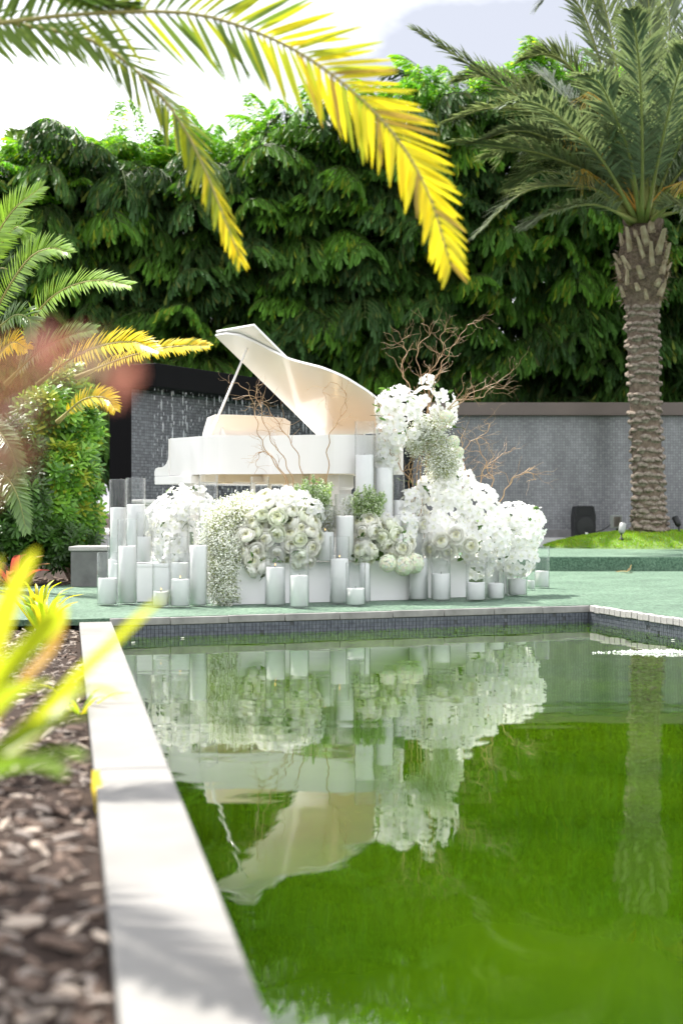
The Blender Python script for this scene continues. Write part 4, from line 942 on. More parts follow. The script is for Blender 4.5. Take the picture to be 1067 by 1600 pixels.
# crown: fronds whose shape shows, then the rest around
crown = at(1004, 352, DP)
GR = gcol((.15, .20, .125), .35); GR2 = gcol((.18, .235, .125), .35); GR3 = gcol((.23, .275, .18), .35)
shown = [
 ([(985, 350, 23.8), (940, 300, 23.4), (880, 290, 23.0), (815, 302, 22.7), (748, 362, 22.5)], GR3),
 ([(985, 345, 23.9), (930, 280, 23.3), (860, 245, 22.8), (790, 230, 22.4), (715, 222, 22.1)], GR2),
 ([(988, 340, 24.0), (910, 240, 23.8), (820, 160, 23.6), (740, 105, 23.4), (650, 48, 23.3)], GR),
 ([(990, 340, 24.0), (900, 215, 23.4), (830, 175, 23.0), (760, 170, 22.6), (700, 190, 22.4)], GR2),
 ([(992, 340, 24.2), (930, 210, 24.8), (880, 150, 25.2), (845, 118, 25.5), (825, 130, 25.8)], GR2),
 ([(996, 335, 24.0), (965, 200, 23.7), (935, 90, 23.4), (905, 10, 23.2), (870, -20, 23.0), (845, 5, 22.9)], GR),
 ([(998, 335, 23.9), (975, 190, 23.4), (955, 60, 23.0), (930, -40, 22.7), (900, -90, 22.5)], GR2),
 ([(1004, 330, 24.1), (1003, 180, 24.2), (990, 40, 24.4), (985, -80, 24.6)], GR),
 ([(1010, 330, 24.1), (1030, 190, 24.1), (1045, 60, 24.2), (1040, -60, 24.3)], GR2),
 ([(1014, 330, 23.9), (1050, 200, 23.5), (1075, 80, 23.2), (1085, -20, 23.0)], GR),
 ([(1016, 335, 23.8), (1070, 260, 23.2), (1130, 210, 22.7), (1200, 200, 22.3)], GR2),
 ([(1018, 340, 23.9), (1080, 330, 23.5), (1130, 360, 23.1), (1170, 430, 22.8)], GR2),
 ([(1016, 345, 23.7), (1050, 320, 22.9), (1085, 340, 22.3), (1110, 400, 21.9)], GR3),
 ([(985, 348, 24.1), (920, 290, 24.4), (850, 268, 24.8), (800, 290, 25.1)], GR2),
 ([(1000, 345, 23.7), (985, 250, 22.6), (960, 180, 21.8), (935, 130, 21.2), (905, 120, 20.8)], GR),
 ([(1008, 345, 23.7), (1030, 240, 22.4), (1050, 150, 21.5), (1068, 90, 20.8), (1080, 70, 20.3)], GR),
 ([(1002, 345, 23.7), (1003, 240, 22.3), (1000, 130, 21.2), (992, 50, 20.5), (985, 20, 20.0)], GR),
 ([(994, 345, 23.7), (940, 250, 22.5), (880, 190, 21.6), (830, 160, 21.0), (790, 165, 20.6)], GR),
 ([(1006, 330, 24.4), (1040, 150, 25.4), (1080, 60, 26.0), (1120, 40, 26.4)], GR2),
 ([(990, 345, 23.6), (930, 320, 22.8), (870, 330, 22.2), (830, 350, 21.9)], GR3),
 ([(985, 345, 23.8), (915, 262, 23.2), (850, 215, 22.7), (800, 205, 22.4), (745, 222, 22.2)], GR),
 ([(986, 345, 24.2), (900, 260, 24.6), (820, 230, 25.0), (760, 245, 25.3)], GR2),
 ([(988, 342, 24.1), (905, 225, 24.2), (835, 150, 24.3), (770, 118, 24.4), (715, 125, 24.5)], GR2),
 ([(992, 338, 24.0), (945, 190, 23.9), (895, 110, 23.8), (855, 85, 23.7), (815, 95, 23.6)], GR2),
 ([(1006, 335, 23.8), (1015, 190, 23.3), (1015, 60, 22.9), (1010, -40, 22.6)], GR2),
 ([(1014, 335, 24.0), (1045, 230, 24.0), (1066, 130, 24.0), (1100, 60, 24.0)], GR2),
]
for path, cf in shown:
    pth = cat_rom([at(*q) for q in path], 18)
    pinnate(T, pth, 110, .68, .038, cf, .030, vee=20, a0=58, a1=20, start=.16, droop=.16, jit=.26)
for i in range(36):
    a = U(math.pi * 1.02, math.pi * 1.98) + (math.pi if i % 3 == 0 else 0); el = math.radians(U(48, 82)); ln = U(2.6, 3.4); o = Vector((math.cos(a), math.sin(a), 0))
    pth = [crown + o * .2 + (o * math.cos(el) + Vector((0, 0, 1)) * math.sin(el)) * ln * t_ + (o * .25 - Vector((0, 0, .5 + .3 * random.random()))) * ln * t_ ** 2.3 * .6 for t_ in [q / 14 for q in range(15)]]
    pinnate(T, pth, 96, .64, .036, random.choice((GR, GR2)), .028, vee=20, a0=56, a1=20, start=.2, droop=.16, jit=.26)
# orange fruit stalks
for (px, py, D, k) in [(918, 150, 23.2, 34), (890, 215, 22.9, 44), (903, 272, 22.9, 24), (940, 232, 23.2, 26), (1062, 290, 23.2, 30)]:
    c = at(px, py, D); m_ = MB()
    b = at(1000, 335, 23.6); m_.tube([b, b.lerp(c, .6) + Vector((0, 0, .15)), c + Vector((.08, 0, .08))], [.018, .014, .01], 6, (.55, .33, .06))
    for j in range(k):
        d = Vector((U(-.9, .7), U(-.5, .3), U(-.9, -.1))).normalized(); l = U(.16, .38); q = c + Vector((.08, 0, .08)); pts_ = [q + d * l * s_ + Vector((U(-.015, .015), 0, -l * .3 * s_ * s_)) for s_ in (0, .35, .7, 1)]
        m_.tube(pts_, [.006, .005, .005, .004], 3, random.choice([(.55, .36, .05), (.60, .45, .06), (.50, .44, .10)]))
    part('fruit_stalk', m_.mesh('fruit_stalk', LM_palm), T)

# feathery palms at the left
YG = gcol((.25, .41, .06)); MG = gcol((.13, .23, .05)); DG = gcol((.06, .12, .03))
def yel(t_): g = U(.8, 1.15); return (.80 * g, .64 * g, .02) if U(0, 1) < .35 + t_ else (.28 * g, .34 * g, .03)
Lp = at(-60, 560, 15.0); T = root('feather_palm', 'low palm with arching bright green and yellow fronds at left edge', 'palm tree', (Lp.x, Lp.y, -.02))
m_ = MB(); m_.tube([(Lp.x, Lp.y, -.05), (Lp.x + .05, Lp.y, 1.2), (Lp.x + .1, Lp.y, 2.3)], [.12, .1, .11], 12); build(m_, 'trunk', M_bark, T, smooth=True)
for path, cf, ln in [
 ([(-45, 470, 15), (-15, 390, 14.8), (20, 330, 14.6), (66, 293, 14.5)], YG, .30), ([(-45, 470, 15), (0, 385, 14.9), (28, 355, 14.8), (44, 372, 14.8)], YG, .22),
 ([(-30, 540, 15), (5, 465, 14.7), (45, 405, 14.4), (80, 388, 14.3), (108, 395, 14.2)], YG, .26), ([(30, 560, 15), (55, 495, 14.6), (95, 455, 14.3), (150, 438, 14.0), (203, 446, 13.8)], YG, .27),
 ([(-40, 540, 15), (0, 510, 14.6), (26, 492, 14.4), (46, 500, 14.3), (50, 530, 14.2)], MG, .22), ([(10, 600, 15), (60, 550, 14.5), (110, 525, 14.2), (150, 515, 14.0)], MG, .24),
 ([(-30, 590, 15), (0, 552, 14.6), (22, 535, 14.4), (42, 545, 14.3)], yel, .22), ([(60, 600, 15), (110, 562, 14.4), (160, 540, 14.1), (210, 535, 13.9), (246, 548, 13.7)], yel, .26),
 ([(120, 590, 15), (185, 563, 14.5), (250, 545, 14.2), (300, 540, 14.0), (326, 541, 13.9)], lambda t_: yel(.6), .17), ([(90, 660, 15.5), (130, 625, 15.3), (165, 622, 15.2), (180, 640, 15.1)], yel, .2),
 ([(-40, 640, 14.5), (-5, 670, 14.2), (18, 705, 14.0), (34, 760, 13.9)], MG, .2), ([(-30, 720, 14.3), (5, 740, 14.0), (28, 775, 13.8), (42, 830, 13.7)], MG, .2), ([(-40, 560, 15), (-20, 440, 15), (10, 420, 15), (30, 450, 15)], DG, .26)]:
    pinnate(T, cat_rom([at(*q) for q in path], 16), 66, ln, .022, cf, .016, M_rach_y if cf is not MG else M_petiole, vee=12, a0=66, a1=30, start=.12, droop=.10, jit=.08, up=Vector((.1, -.9, .45)))
# a taller palm far beyond the hedge, top left
T = root('distant_palm', 'distant palm crown rising above the hedge at top left', 'palm tree', (at(22, 0, 36).x, 36, .3))
c = at(18, 262, 36); m_ = MB(); m_.tube([(c.x - .2, 36, .2), (c.x, 36, c.z)], [.2, .16], 10); build(m_, 'trunk', M_bark, T, smooth=True)
for i in range(18):
    a = i * 2.4; el = math.radians(U(5, 70)); ln = U(1.2, 1.7); o = Vector((math.cos(a), math.sin(a), 0))
    pinnate(T, [c + (o * math.cos(el) + Vector((0, 0, 1)) * math.sin(el)) * ln * t_ - Vector((0, 0, .7)) * ln * t_ ** 2.2 * .6 for t_ in [q / 10 for q in range(11)]], 30, .55, .05, MG, .03, vee=5, droop=.3)

# leafy shrubs left of the water wall
def rosette(seed, col):
    r = random.Random(seed); B = []; Dd = []; N = []; Ls = []; C = []
    for i in range(13):
        a = i * 2.4; e = .9 - .06 * i; o = (math.cos(a), math.sin(a)); B.append((0, 0, -.004 * i)); Dd.append((o[0], o[1], e)); N.append((-o[0] * e, -o[1] * e, 1)); Ls.append(r.uniform(.08, .125)); g = r.uniform(.75, 1.2); C.append(tuple(x * g for x in col))
    return np.array(B), np.array(Dd), np.array(N), np.array(Ls), np.array(C)
def shrub(label, blobs, k, seed, cols, loc, size=1.0):
    T = root('leafy_shrub', label, 'shrub', loc); r = np.random.default_rng(seed); AB = []; AD = []; AN = []; AL = []; AC = []
    wts = np.array([b[3] * b[4] for b in blobs], float); wts /= wts.sum()
    for i in range(k):
        (px, py, D, rx, ry, dz) = blobs[r.choice(len(blobs), p=wts)]; s = D / F; q = nrm(r.normal(0, 1, 3)); q[1] = -abs(q[1]) if r.random() < .8 else q[1]
        c = np.array(at(px, py, D)) + q * np.array([rx * s, dz, ry * s]) * r.uniform(.66, 1.22)
        B, Dd, N, Ls, C = rosette(int(r.integers(1e6)), cols[r.choice(len(cols))])
        ax = nrm(q * np.array([1, 1, .6]) + np.array([0, -.1, .75]) + r.normal(0, .25, 3)); Rm = np.array(Vector(ax).to_track_quat('Z', 'Y').to_matrix())
        f = r.uniform(.75, 1.25) * size; AB.append(c + (B * f) @ Rm.T); AD.append(Dd @ Rm.T); AN.append(N @ Rm.T); AL.append(Ls * f); AC.append(C)
    AL = np.concatenate(AL)
    me = leaves_mesh('crown', LM_shrub, np.concatenate(AB), np.concatenate(AD), np.concatenate(AN), AL, AL * .26, np.concatenate(AC), droop=.12, prof=(.4, .8, .78, 1))
    part('crown', me, T, kind='stuff'); m_ = MB(); rd = random.Random(seed)
    for b in blobs:
        e = at(*b[:3]); m_.tube([Vector(loc), Vector(loc).lerp(e, .5) + Vector((rd.uniform(-.1, .1), 0, .1)), e], [.035, .025, .012], 6)
    build(m_, 'stems', M_bark, T)
g1, g2, g3, g4 = (.13, .30, .035), (.22, .43, .05), (.08, .20, .03), (.38, .44, .05)
shrub('tall glossy green shrub growing against the dark end of the water wall', [(108, 600, 17.2, 24, 26, .4), (82, 645, 16.9, 42, 38, .5), (136, 680, 17.2, 20, 42, .4), (52, 715, 16.8, 52, 46, .5), (108, 745, 16.7, 44, 48, .6), (132, 810, 16.8, 24, 48, .5), (66, 805, 16.4, 54, 46, .5)], 1500, 5, [g1, g1, g2, g2, g3, g4], (at(110, 870, 16.8).x, 16.9, -.02), 1.25)
shrub('low dark shrub behind the red bromeliads at the left edge', [(30, 800, 15.8, 44, 70, .5), (20, 720, 16.2, 50, 60, .5), (95, 850, 16.0, 50, 30, .4)], 620, 6, [g3, g3, (.05, .12, .02)], (at(40, 880, 15.9).x, 15.9, -.02), 1.05)

# ------------------------------------------------------------------ foreground palm with yellowing fronds
unit = leaves_mesh('leaflet', LM_obj, [(0, 0, 0)], [(0, 1, 0)], [(0, 0, 1)], [1.], [1.], (1, 1, 1), droop=.07, prof=(.22, .9, .68, .85), fold=.0)
def fold_unit():
    m_ = MB(); st = [(0, .25), (.15, .85), (.4, 1), (.7, .82), (.9, .4), (1, .05)]; vs = []
    for y_, w_ in st: vs += [(-.5 * w_, y_, .18 * w_), (0, y_, 0), (.5 * w_, y_, .18 * w_)]
    m_.add(vs, [(i * 3 + j, i * 3 + j + 1, i * 3 + 4 + j, i * 3 + 3 + j) for i in range(5) for j in range(2)]); return m_.mesh('leaflet', LM_obj, True)
LEAF = fold_unit()
def big_frond(parent, path, n, length, width, colf, vee, a0, a1, start, rm, up=Vector((0, 0, 1)), rr_=.012, jit=.08):
    m_ = MB(); k = len(path); m_.tube(path, [rr_ * (1 - .75 * i / (k - 1)) for i in range(k)], 8); st = build(m_, 'frond', rm, parent, smooth=True)
    B, Dd, N, Ls, T_ = frond_leaves(path, n, length, a0, a1, vee, start, up, jit)
    for i in range(len(B)):
        d = Vector(Dd[i]); s = d.cross(Vector(N[i])).normalized(); nn_ = s.cross(d)
        roll = Matrix.Rotation(U(-.4, .4), 3, 'Y'); R_ = (Matrix((s, d, nn_)).transposed() @ roll @ Matrix.Rotation(U(-.08, .08), 3, 'Z')).to_4x4()
        o = part('leaflet', LEAF, st, Matrix.Translation(Vector(B[i])) @ R_ @ Matrix.Diagonal((width * U(.8, 1.1), Ls[i], width, 1)))
        c = colf(T_[i]); o.color = (*c, 1)
def ycol(t_):
    g = U(.85, 1.1); x = t_ + U(-.14, .14)
    if x < .46: return (.15 * g, .24 * g, .04)
    if x < .62: return (.44 * g, .50 * g, .03)
    return (.84 * g, .74 * g, .025) if U(0, 1) > .06 else (.42 * g, .30 * g, .06)
def ycol2(t_):
    g = U(.85, 1.1); x = t_ + U(-.2, .2)
    return (.15 * g, .22 * g, .05) if x < .66 else ((.38 * g, .44 * g, .03) if x < .88 else (.80 * g, .68 * g, .03))
TC = Vector((-2.3, 5.0, 2.55))
T = root('foreground_palm', 'near palm reaching in from top left with arching yellowing fronds', 'palm tree', (-2.5, 5.0, -.05))
m_ = MB(); m_.tube([(-2.5, 5.0, -.2), (-2.45, 5.0, 1.2), (-2.35, 5.0, 2.5)], [.16, .13, .15], 14); build(m_, 'trunk', M_bark, T, smooth=True)
big_frond(T, cat_rom([TC, at(-260, 80, 5.2), at(-100, 48, 5.3), at(0, 36, 5.4), at(130, 22, 5.45), at(290, 20, 5.5), at(400, 50, 5.5), at(490, 96, 5.5), at(570, 160, 5.45), at(630, 230, 5.4), at(672, 310, 5.35), at(704, 416, 5.3)], 34), 84, .30, .0225, ycol, -4, 72, 26, .16, M_rach_y, up=Vector((.05, -1, .12)))
big_frond(T, cat_rom([TC, at(-200, 20, 5.7), at(-60, 22, 5.8), at(40, 40, 5.85), at(140, 62, 5.9), at(210, 108, 5.9), at(275, 180, 5.9), at(318, 260, 5.85), at(346, 330, 5.8), at(374, 400, 5.8)], 30), 78, .225, .0150, ycol2, -18, 62, 18, .2, M_rach_y, up=Vector((.55, -.75, .3)))
big_frond(T, cat_rom([TC, at(-300, -60, 5.3), at(-150, -60, 5.4), at(0, -40, 5.5), at(120, 0, 5.5), at(200, 10, 5.5)], 20), 60, .26, .026, lambda t_: tuple(c * U(.8, 1.2) for c in (.11, .17, .05)), 0, 62, 25, .2, M_petiole)
GRN = lambda t_: tuple(c * U(.8, 1.2) for c in (.09, .15, .04))
for (ax_, ay_, dz_, ln) in [(.62, -.78, .2, 2.1), (.45, -.9, .3, 2.1), (.3, -.95, .25, 2.2), (-.6, -.7, .3, 1.9), (-.8, .5, .4, 1.9), (.1, .95, .5, 1.8)]:
    o = Vector((ax_, ay_, 0)).normalized(); el = math.atan(dz_ + .25)
    pth = [TC + (o * math.cos(el) + Vector((0, 0, 1)) * math.sin(el)) * ln * t_ - Vector((0, 0, .55)) * ln * t_ ** 2.2 * .6 for t_ in [q / 14 for q in range(15)]]
    pinnate(T, pth, 70, .30, .026, GRN, .014, vee=10, droop=.15)

# ------------------------------------------------------------------ mulch bed at the left of the kerb
mb = MB(); ZM = -.055
mb.prism([(-5, -.6), (kerb_x(-.6, False) - .004, -.6), (kerb_x(10.25, False) - .004, 10.25), (-5, 10.05)], -.5, ZM)
mu = build(mb, 'mulch_bed', M_soil, kind='structure')
M_chips = [mat('bark_chip_%s' % n_, c, .8, .25, c2=c2, vscale=30, bump=.3, bscale=90, bdist=.003) for n_, c, c2 in (('pale', (.50, .43, .36), (.30, .24, .19)), ('grey', (.33, .285, .25), (.16, .13, .11)), ('brown', (.17, .12, .09), (.075, .05, .04)))]
def chip(seed, m):
    r = random.Random(seed); m_ = MB(); n_ = 7; top = []; bot = []
    for i in range(n_):
        a = 2 * math.pi * i / n_; l = r.uniform(.75, 1.1); x, y = .55 * l * math.cos(a), .21 * l * math.sin(a) * r.uniform(.8, 1.2)
        top.append((x * .86, y * .82, .07 + .05 * math.cos(2.2 * x) + r.uniform(-.02, .03))); bot.append((x, y, -.03 + r.uniform(-.03, .03)))
    m_.add(top + bot + [(0, 0, .15)], [(i, (i + 1) % n_, 14) for i in range(n_)] + [(i, n_ + i, n_ + (i + 1) % n_, (i + 1) % n_) for i in range(n_)] + [tuple(range(n_, 2 * n_))[::-1]]); return m_
CH = [chip(i, None) for i in range(6)]; CM = [CH[i].mesh('bark_chip', M_chips[(0, 1, 2, 1, 2, 2)[i]]) for i in range(6)]
random.seed(33)
def chip_matrix(x, y, z, s):
    return Matrix.Translation((x, y, z)) @ Matrix.Rotation(U(0, 6.3), 4, 'Z') @ Matrix.Rotation(random.gauss(0, .35), 4, 'X') @ Matrix.Rotation(random.gauss(0, .3), 4, 'Y') @ Matrix.Diagonal((s, s * U(.8, 1.15), s * U(.35, .7), 1))
cnt = 0
while cnt < 300:
    y = 1.9 + 3.6 * random.random() ** 1.3; w_ = .12 * y + .25; x = kerb_x(y, False) - .02 - U(0, 1) * w_ * 1.15
    part('bark_chip', CM[cnt % 6], mu, chip_matrix(x, y, ZM + U(.0, .03), U(.05, .095))); cnt += 1
rest = [MB() for _ in range(3)]
for i in range(5200):
    y = 1.6 + 8.6 * random.random() ** .9; w_ = .10 * y + .9; x = kerb_x(y, False) - .015 - U(0, 1) * w_
    k = random.randrange(6); M = chip_matrix(x, y, ZM + U(-.005, .012), U(.03, .07)); rest[(0, 1, 2, 1, 2, 2)[k]].add([M @ Vector(q) for q in CH[k].v], CH[k].f)
for k in range(3): build(rest[k], 'bark_chips', M_chips[k], mu, kind='stuff')
# dry litter on the bed behind the turf
rest = MB()
for i in range(900):
    x = U(-6.4, -2.75); y = U(11, 17.5)
    if x > -4.45 and y < 15.2: continue
    k = random.randrange(6); M = chip_matrix(x, y, -.015, U(.06, .16)); rest.add([M @ Vector(q) for q in CH[k].v], CH[k].f)
tag(build(rest, 'leaf_litter', M_chips[2], kind='stuff'), 'brown dry litter on the soil behind the left turf edge', 'litter')

# ------------------------------------------------------------------ bromeliads and red leaves
def strap(parent, pts, w0, col, name='leaf', m=None):
    """broad channelled leaf along pts"""
    P = cat_rom(pts, 12); m_ = MB(); vs = []
    for i, p in enumerate(P):
        t_ = i / 11; T_ = (P[min(i + 1, 11)] - P[max(i - 1, 0)]).normalized(); s = T_.cross(Vector((0, 0, 1))); s = s.normalized() if s.length > .1 else Vector((1, 0, 0)); n_ = s.cross(T_)
        w_ = w0 * (.75 + .35 * math.sin(math.pi * min(1, t_ * 1.2))) * (1 if t_ < .8 else math.sqrt(max(.02, 1 - ((t_ - .8) / .2) ** 2)))
        vs += [p - s * w_ / 2 + n_ * w_ * .22, p, p + s * w_ / 2 + n_ * w_ * .22]
    m_.add(vs, [(i * 3 + j, i * 3 + j + 1, i * 3 + 4 + j, i * 3 + 3 + j) for i in range(11) for j in range(2)])
    o = build(m_, name, m or LM_obj, parent, smooth=True); o.color = (*col, 1); return o
def brom(label, base, n, ln, w, cols, seed, el=(25, 75), cat='bromeliad', name='bromeliad'):
    r = random.Random(seed); T = root(name, label, cat, base, 'bromeliads in the left bed')
    for i in range(n):
        a = i * 2.4 + r.uniform(-.2, .2); e = math.radians(r.uniform(*el)); o = Vector((math.cos(a), math.sin(a), 0)); l = ln * r.uniform(.75, 1.1); b = Vector(base) + o * .015
        d = o * math.cos(e) + Vector((0, 0, 1)) * math.sin(e)
        strap(T, [b, b + d * l * .4, b + d * l * .75 + Vector((0, 0, -.04 * l)), b + d * l + o * l * .12 + Vector((0, 0, -.16 * l))], w * r.uniform(.85, 1.1), tuple(c * r.uniform(.8, 1.15) for c in r.choice(cols)))
    return T
LIME = [(.50, .56, .02), (.42, .52, .03), (.62, .58, .02), (.28, .42, .03)]
# big near plant, leaves placed as they show
T = root('bromeliad', 'large blurred lime yellow bromeliad nearest the camera at the left', 'bromeliad', at(-70, 1240, 2.2), 'bromeliads in the left bed')
b0 = at(-80, 1230, 2.1)
for pts_, w_, c in [
 ([(-60, 1230, 2.1), (60, 1130, 2.05), (150, 1040, 2.0), (260, 930, 1.95)], .038, (.55, .58, .02)),
 ([(-70, 1200, 2.1), (0, 1080, 2.05), (70, 1000, 2.0), (95, 945, 1.95)], .05, (.50, .56, .02)),
 ([(-80, 1200, 2.15), (-20, 1060, 2.1), (20, 940, 2.05), (58, 858, 2.0)], .035, (.55, .55, .03)),
 ([(-70, 1230, 2.1), (20, 1170, 2.0), (90, 1130, 1.95), (140, 1120, 1.9)], .04, (.35, .48, .03)),
 ([(-60, 1250, 2.1), (10, 1200, 1.95), (80, 1180, 1.9), (135, 1185, 1.85)], .035, (.25, .40, .04)),
 ([(-90, 1180, 2.2), (-40, 1030, 2.2), (-10, 930, 2.2), (5, 870, 2.2)], .045, (.62, .58, .03)),
 ([(-70, 1190, 2.1), (-10, 1120, 2.0), (40, 1080, 1.95), (75, 1070, 1.9)], .045, (.45, .53, .03)),
 ([(-60, 1215, 2.15), (30, 1080, 2.2), (80, 1020, 2.25), (105, 960, 2.3)], .022, (.85, .45, .03)),
 ([(-60, 1240, 2.1), (60, 1150, 2.2), (130, 1080, 2.3), (190, 1090, 2.4)], .03, (.50, .56, .02)),
 ([(-70, 1250, 2.0), (0, 1210, 1.8), (60, 1200, 1.7), (100, 1215, 1.6)], .035, (.22, .36, .03))]:
    strap(T, [at(*q) for q in pts_], w_ * 1.08, (c[0] * .70, c[1] * .74, c[2]))
b_ = gnd(105, 1010, ZM); 
brom('small lime bromeliad in the mulch beside the kerb end', gnd(70, 1000, ZM), 16, .36, .035, LIME, 3, (45, 80))
brom('yellow green bromeliad in the mulch halfway along the kerb', gnd(125, 1115, ZM), 9, .20, .02, LIME, 4, (10, 50))
brom('lime bromeliad tuft at the turf edge behind the big one', gnd(60, 985, ZM), 16, .42, .03, LIME, 5, (50, 85))
RED = [(.35, .07, .06), (.28, .05, .05), (.42, .14, .10), (.22, .10, .05)]
brom('red bromeliad on the soil left of the grey block', at(20, 920, 14.0) * 1 + Vector((0, 0, 0)), 15, .48, .075, RED, 6, (25, 75))
T = root('fallen_yellow_leaf', 'single yellow leaf hanging over the mulch side of the kerb', 'leaf', at(150, 1200, 3.6)); strap(T, [at(150, 1205, 4.35), at(152, 1235, 4.2), at(156, 1262, 4.1), at(152, 1283, 4.0)], .028, (.82, .62, .02))
# near red leaved shrub, far out of focus
T = root('red_leaved_shrub', 'blurred red leaved twig close to the camera at left', 'shrub', at(-150, 900, 0.972)); m_ = MB()
stem = [at(-150, 900, 0.972), at(-70, 760, 0.950), at(0, 640, 0.936), at(80, 590, 0.922), at(160, 570, 0.914), at(190, 600, 0.907)]; P = cat_rom(stem, 24); m_.tube(P, [.004 - .0001 * i for i in range(24)], 6)
stem2 = [at(-100, 820, 0.972), at(-40, 800, 0.958), at(5, 760, 0.950), at(10, 690, 0.936)]; m_.tube(cat_rom(stem2, 12), .0025, 6)
stem3 = [at(-40, 700, 0.950), at(20, 700, 0.943), at(60, 715, 0.936)]; m_.tube(cat_rom(stem3, 10), .0022, 6); build(m_, 'stem', M_willow, T, smooth=True)
for (px, py) in [(20, 560), (55, 545), (10, 610), (95, 545), (130, 540), (60, 600), (115, 590), (150, 555), (170, 565), (205, 600), (215, 605), (20, 660), (45, 650), (10, 740), (5, 770), (15, 690), (60, 700), (40, 720), (0, 640), (80, 570), (30, 590), (35, 545), (5, 580), (45, 625), (25, 630), (70, 650), (10, 715), (30, 745), (0, 755), (100, 565), (75, 540)]:
    c = at(px - 14, py, .93 + U(-.04, .04)); d = Vector((U(-.5, 1), U(-.5, .5), U(-.6, .8))).normalized(); l = U(.012, .020)
    strap(T, [c - d * l, c - d * l * .3 + Vector((0, 0, .002)), c + d * l * .4, c + d * l], U(.006, .010), tuple(q * U(.8, 1.2) for q in random.choice([(.30, .13, .12), (.26, .105, .10), (.36, .21, .17)])))

# ------------------------------------------------------------------ small things
# loudspeaker by the back wall
def rbox(c, d, name, m, parent, bev, R=None):
    m_ = MB(); m_.box(c, d, R); return build(m_, name, m, parent, bevel=bev)
SPK = Vector((at(914, 0, 24.85).x, 24.85, .341)); T = root('loudspeaker', 'black plastic loudspeaker standing on the terrace by the mosaic wall', 'loudspeaker', SPK)
rz = Matrix.Rotation(math.radians(14), 3, 'Z')
w_, h_, d_ = .40, .57, .32
prof = [(-.2, 0), (.2, 0), (.205, .40), (.17, .555), (.13, .57), (-.13, .57), (-.17, .555), (-.205, .40)]
m_ = MB(); vs = [rz @ Vector((x, 0, z)) + SPK for x, z in prof] + [rz @ Vector((x * .72, .3, z * .97 + .01)) + SPK for x, z in prof]; k = len(prof)
m_.add(vs, [tuple(range(k)), tuple(range(k, 2 * k))[::-1]] + [(i, i + k, (i + 1) % k + k, (i + 1) % k) for i in range(k)]); build(m_, 'cabinet', M_black_pl, T, bevel=.012)
m_ = MB(); N_ = 28; vs = [rz @ Vector((.165 * math.cos(2 * math.pi * i / N_), -.012, .20 + .17 * math.sin(2 * math.pi * i / N_))) + SPK for i in range(N_)] + [rz @ Vector((0, -.03, .20)) + SPK]; m_.add(vs, [(i, (i + 1) % N_, N_) for i in range(N_)]); build(m_, 'grille', M_grille, T)
m_ = MB(); vs = [rz @ Vector((x, -.005, z)) + SPK for x, z in ((-.15, .40), (.15, .40), (.13, .53), (-.13, .53))] + [rz @ Vector((x, .06, z)) + SPK for x, z in ((-.06, .44), (.06, .44), (.06, .49), (-.06, .49))]
m_.add(vs, [(0, 1, 5, 4), (1, 2, 6, 5), (2, 3, 7, 6), (3, 0, 4, 7), (4, 5, 6, 7)]); build(m_, 'horn', M_grille, T)
rbox(SPK + rz @ Vector((.01, -.026, .07)), (.05, .01, .065), 'badge', M_sticker, T, .002, rz)
# grey floodlight box and its cable
p = at(962, 826, 24.4); T = root('floodlight', 'grey boxy floodlight between loudspeaker and palm trunk', 'floodlight', (p.x, p.y, mound_z(p.x, p.y)))
rbox(p + Vector((0, 0, .12)), (.18, .12, .23), 'housing', M_greymet, T, .012, Matrix.Rotation(.3, 3, 'Z')); rbox(p + Vector((0, -.065, .12)), (.14, .02, .17), 'lens', M_steel, T, .004, Matrix.Rotation(.3, 3, 'Z'))
m_ = MB(); m_.tube([p + Vector((.02, 0, .03)), Vector((p.x + .02, p.y, mound_z(p.x, p.y) - .02))], .022, 8); build(m_, 'stake', M_black_pl, T)
m_ = MB(); m_.tube(cat_rom([p + Vector((-.08, 0, .08)), p + Vector((-.2, .1, -.02)), p + Vector((-.4, .25, -.1)), Vector((SPK.x + .2, SPK.y + .1, .36))], 14), .008, 6); build(m_, 'cable', M_black_pl, T)
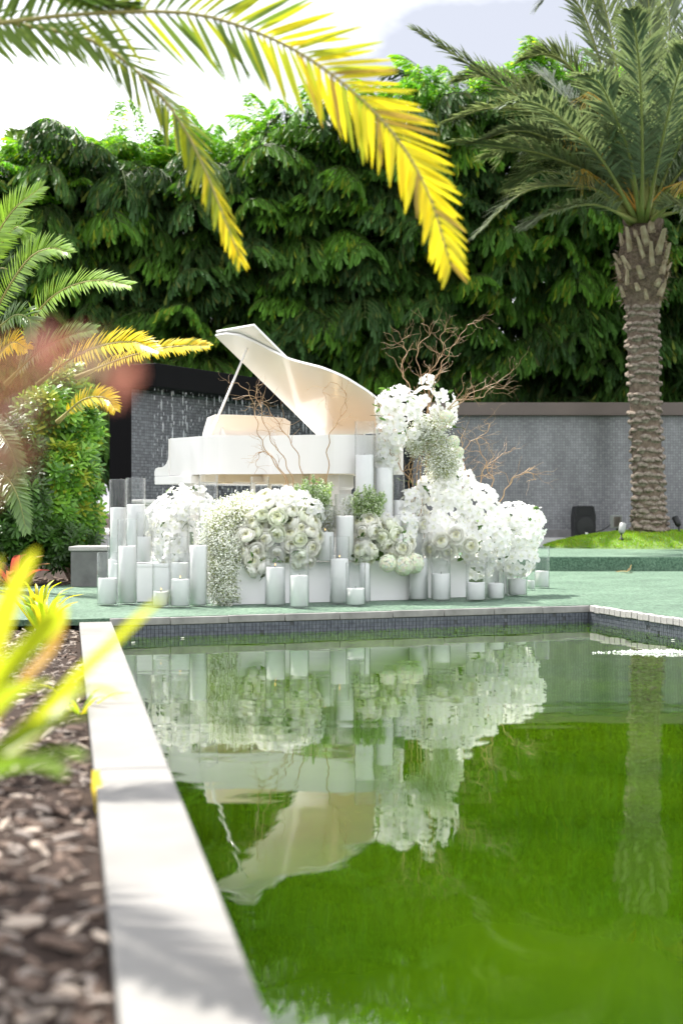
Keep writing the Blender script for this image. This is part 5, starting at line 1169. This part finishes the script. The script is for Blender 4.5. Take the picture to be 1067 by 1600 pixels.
def spot(label, px, py, D, tilt, flip):
    p = at(px, py, D); g_ = mound_z(p.x, p.y); b = Vector((p.x, p.y, g_)); T = root('garden_spotlight', label, 'spotlight', b, 'small garden spotlights on the mound')
    m_ = MB(); m_.lathe([(0, 0), (.05, 0), (.045, .025), (.014, .035), (.014, .12), (0, .12)], 12, b); build(m_, 'stake', M_black_pl, T, smooth=True)
    hd = MB(); hd.lathe([(0, 0), (.035, .0), (.055, .04), (.058, .17), (.052, .175), (.045, .15), (0, .145)], 14); me = hd.mesh('lamp_head', M_greymet if not flip else M_black_pl, True)
    part('lamp_head', me, T, Matrix.Translation(b + Vector((0, 0, .11))) @ Matrix.Rotation(tilt, 4, 'Y') @ Matrix.Rotation(-.35, 4, 'X'))
spot('small upright spotlight on the grass left of the palm trunk', 970, 838, 23.35, .25, 0)
spot('small dark spotlight on the grass right of the palm trunk', 1060, 828, 23.8, -.35, 1)
# dry leaf at the step, stray petals
T = root('fallen_frond', 'dry brown leaf lying at the foot of the turf step', 'leaf', gnd(975, 893.5, .01)); 
strap(T, [gnd(962, 893.8, .012), gnd(972, 892.8, .02), gnd(980, 893, .03), at(985, 886, 18.9)], .05, (.24, .19, .11)); strap(T, [gnd(980, 893, .03), at(983, 889, 18.9), at(986, 882, 18.9)], .02, (.28, .22, .13))
# froth where the pond is aerated
P = []; r = np.random.default_rng(9); k = 520; cx = gnd(1035, 1020, ZW)
q = np.stack([r.normal(0, .17, k) + .03, r.normal(0, .025, k), np.abs(r.normal(0, .010, k))], 1); q[:, 2] *= np.exp(-np.abs(q[:, 0]) * 3)
P = np.array(cx) + q
M_foam = mat('water_froth', (.85, .88, .86), .3, .5)
tag(part('water_froth', octa_cloud('water_froth', M_foam, P, r.uniform(.003, .010, k), (.9, .9, .9))), 'white froth bubbling on the pond near the right edge', 'froth', kind='stuff')

# stray petals on the water
for px, py, lab in [(283, 997, 'tiny white petal afloat below the baby breath cascade'), (1048, 1000, 'tiny white petal afloat under the right coping blocks'), (206, 1004, 'tiny white petal afloat beside the kerb end')]:
    c = gnd(px, py, ZW + .004); T = root('floating_petal', lab, 'petal', c, 'petals floating on the pond'); m_ = MB()
    petal(m_, c, Vector((1, .3, .05)), Vector((0, 0, 1)), .026, .02, .2, .02, (.9, .9, .88)); part('petal', m_.mesh('petal', LM_petal, True), T)
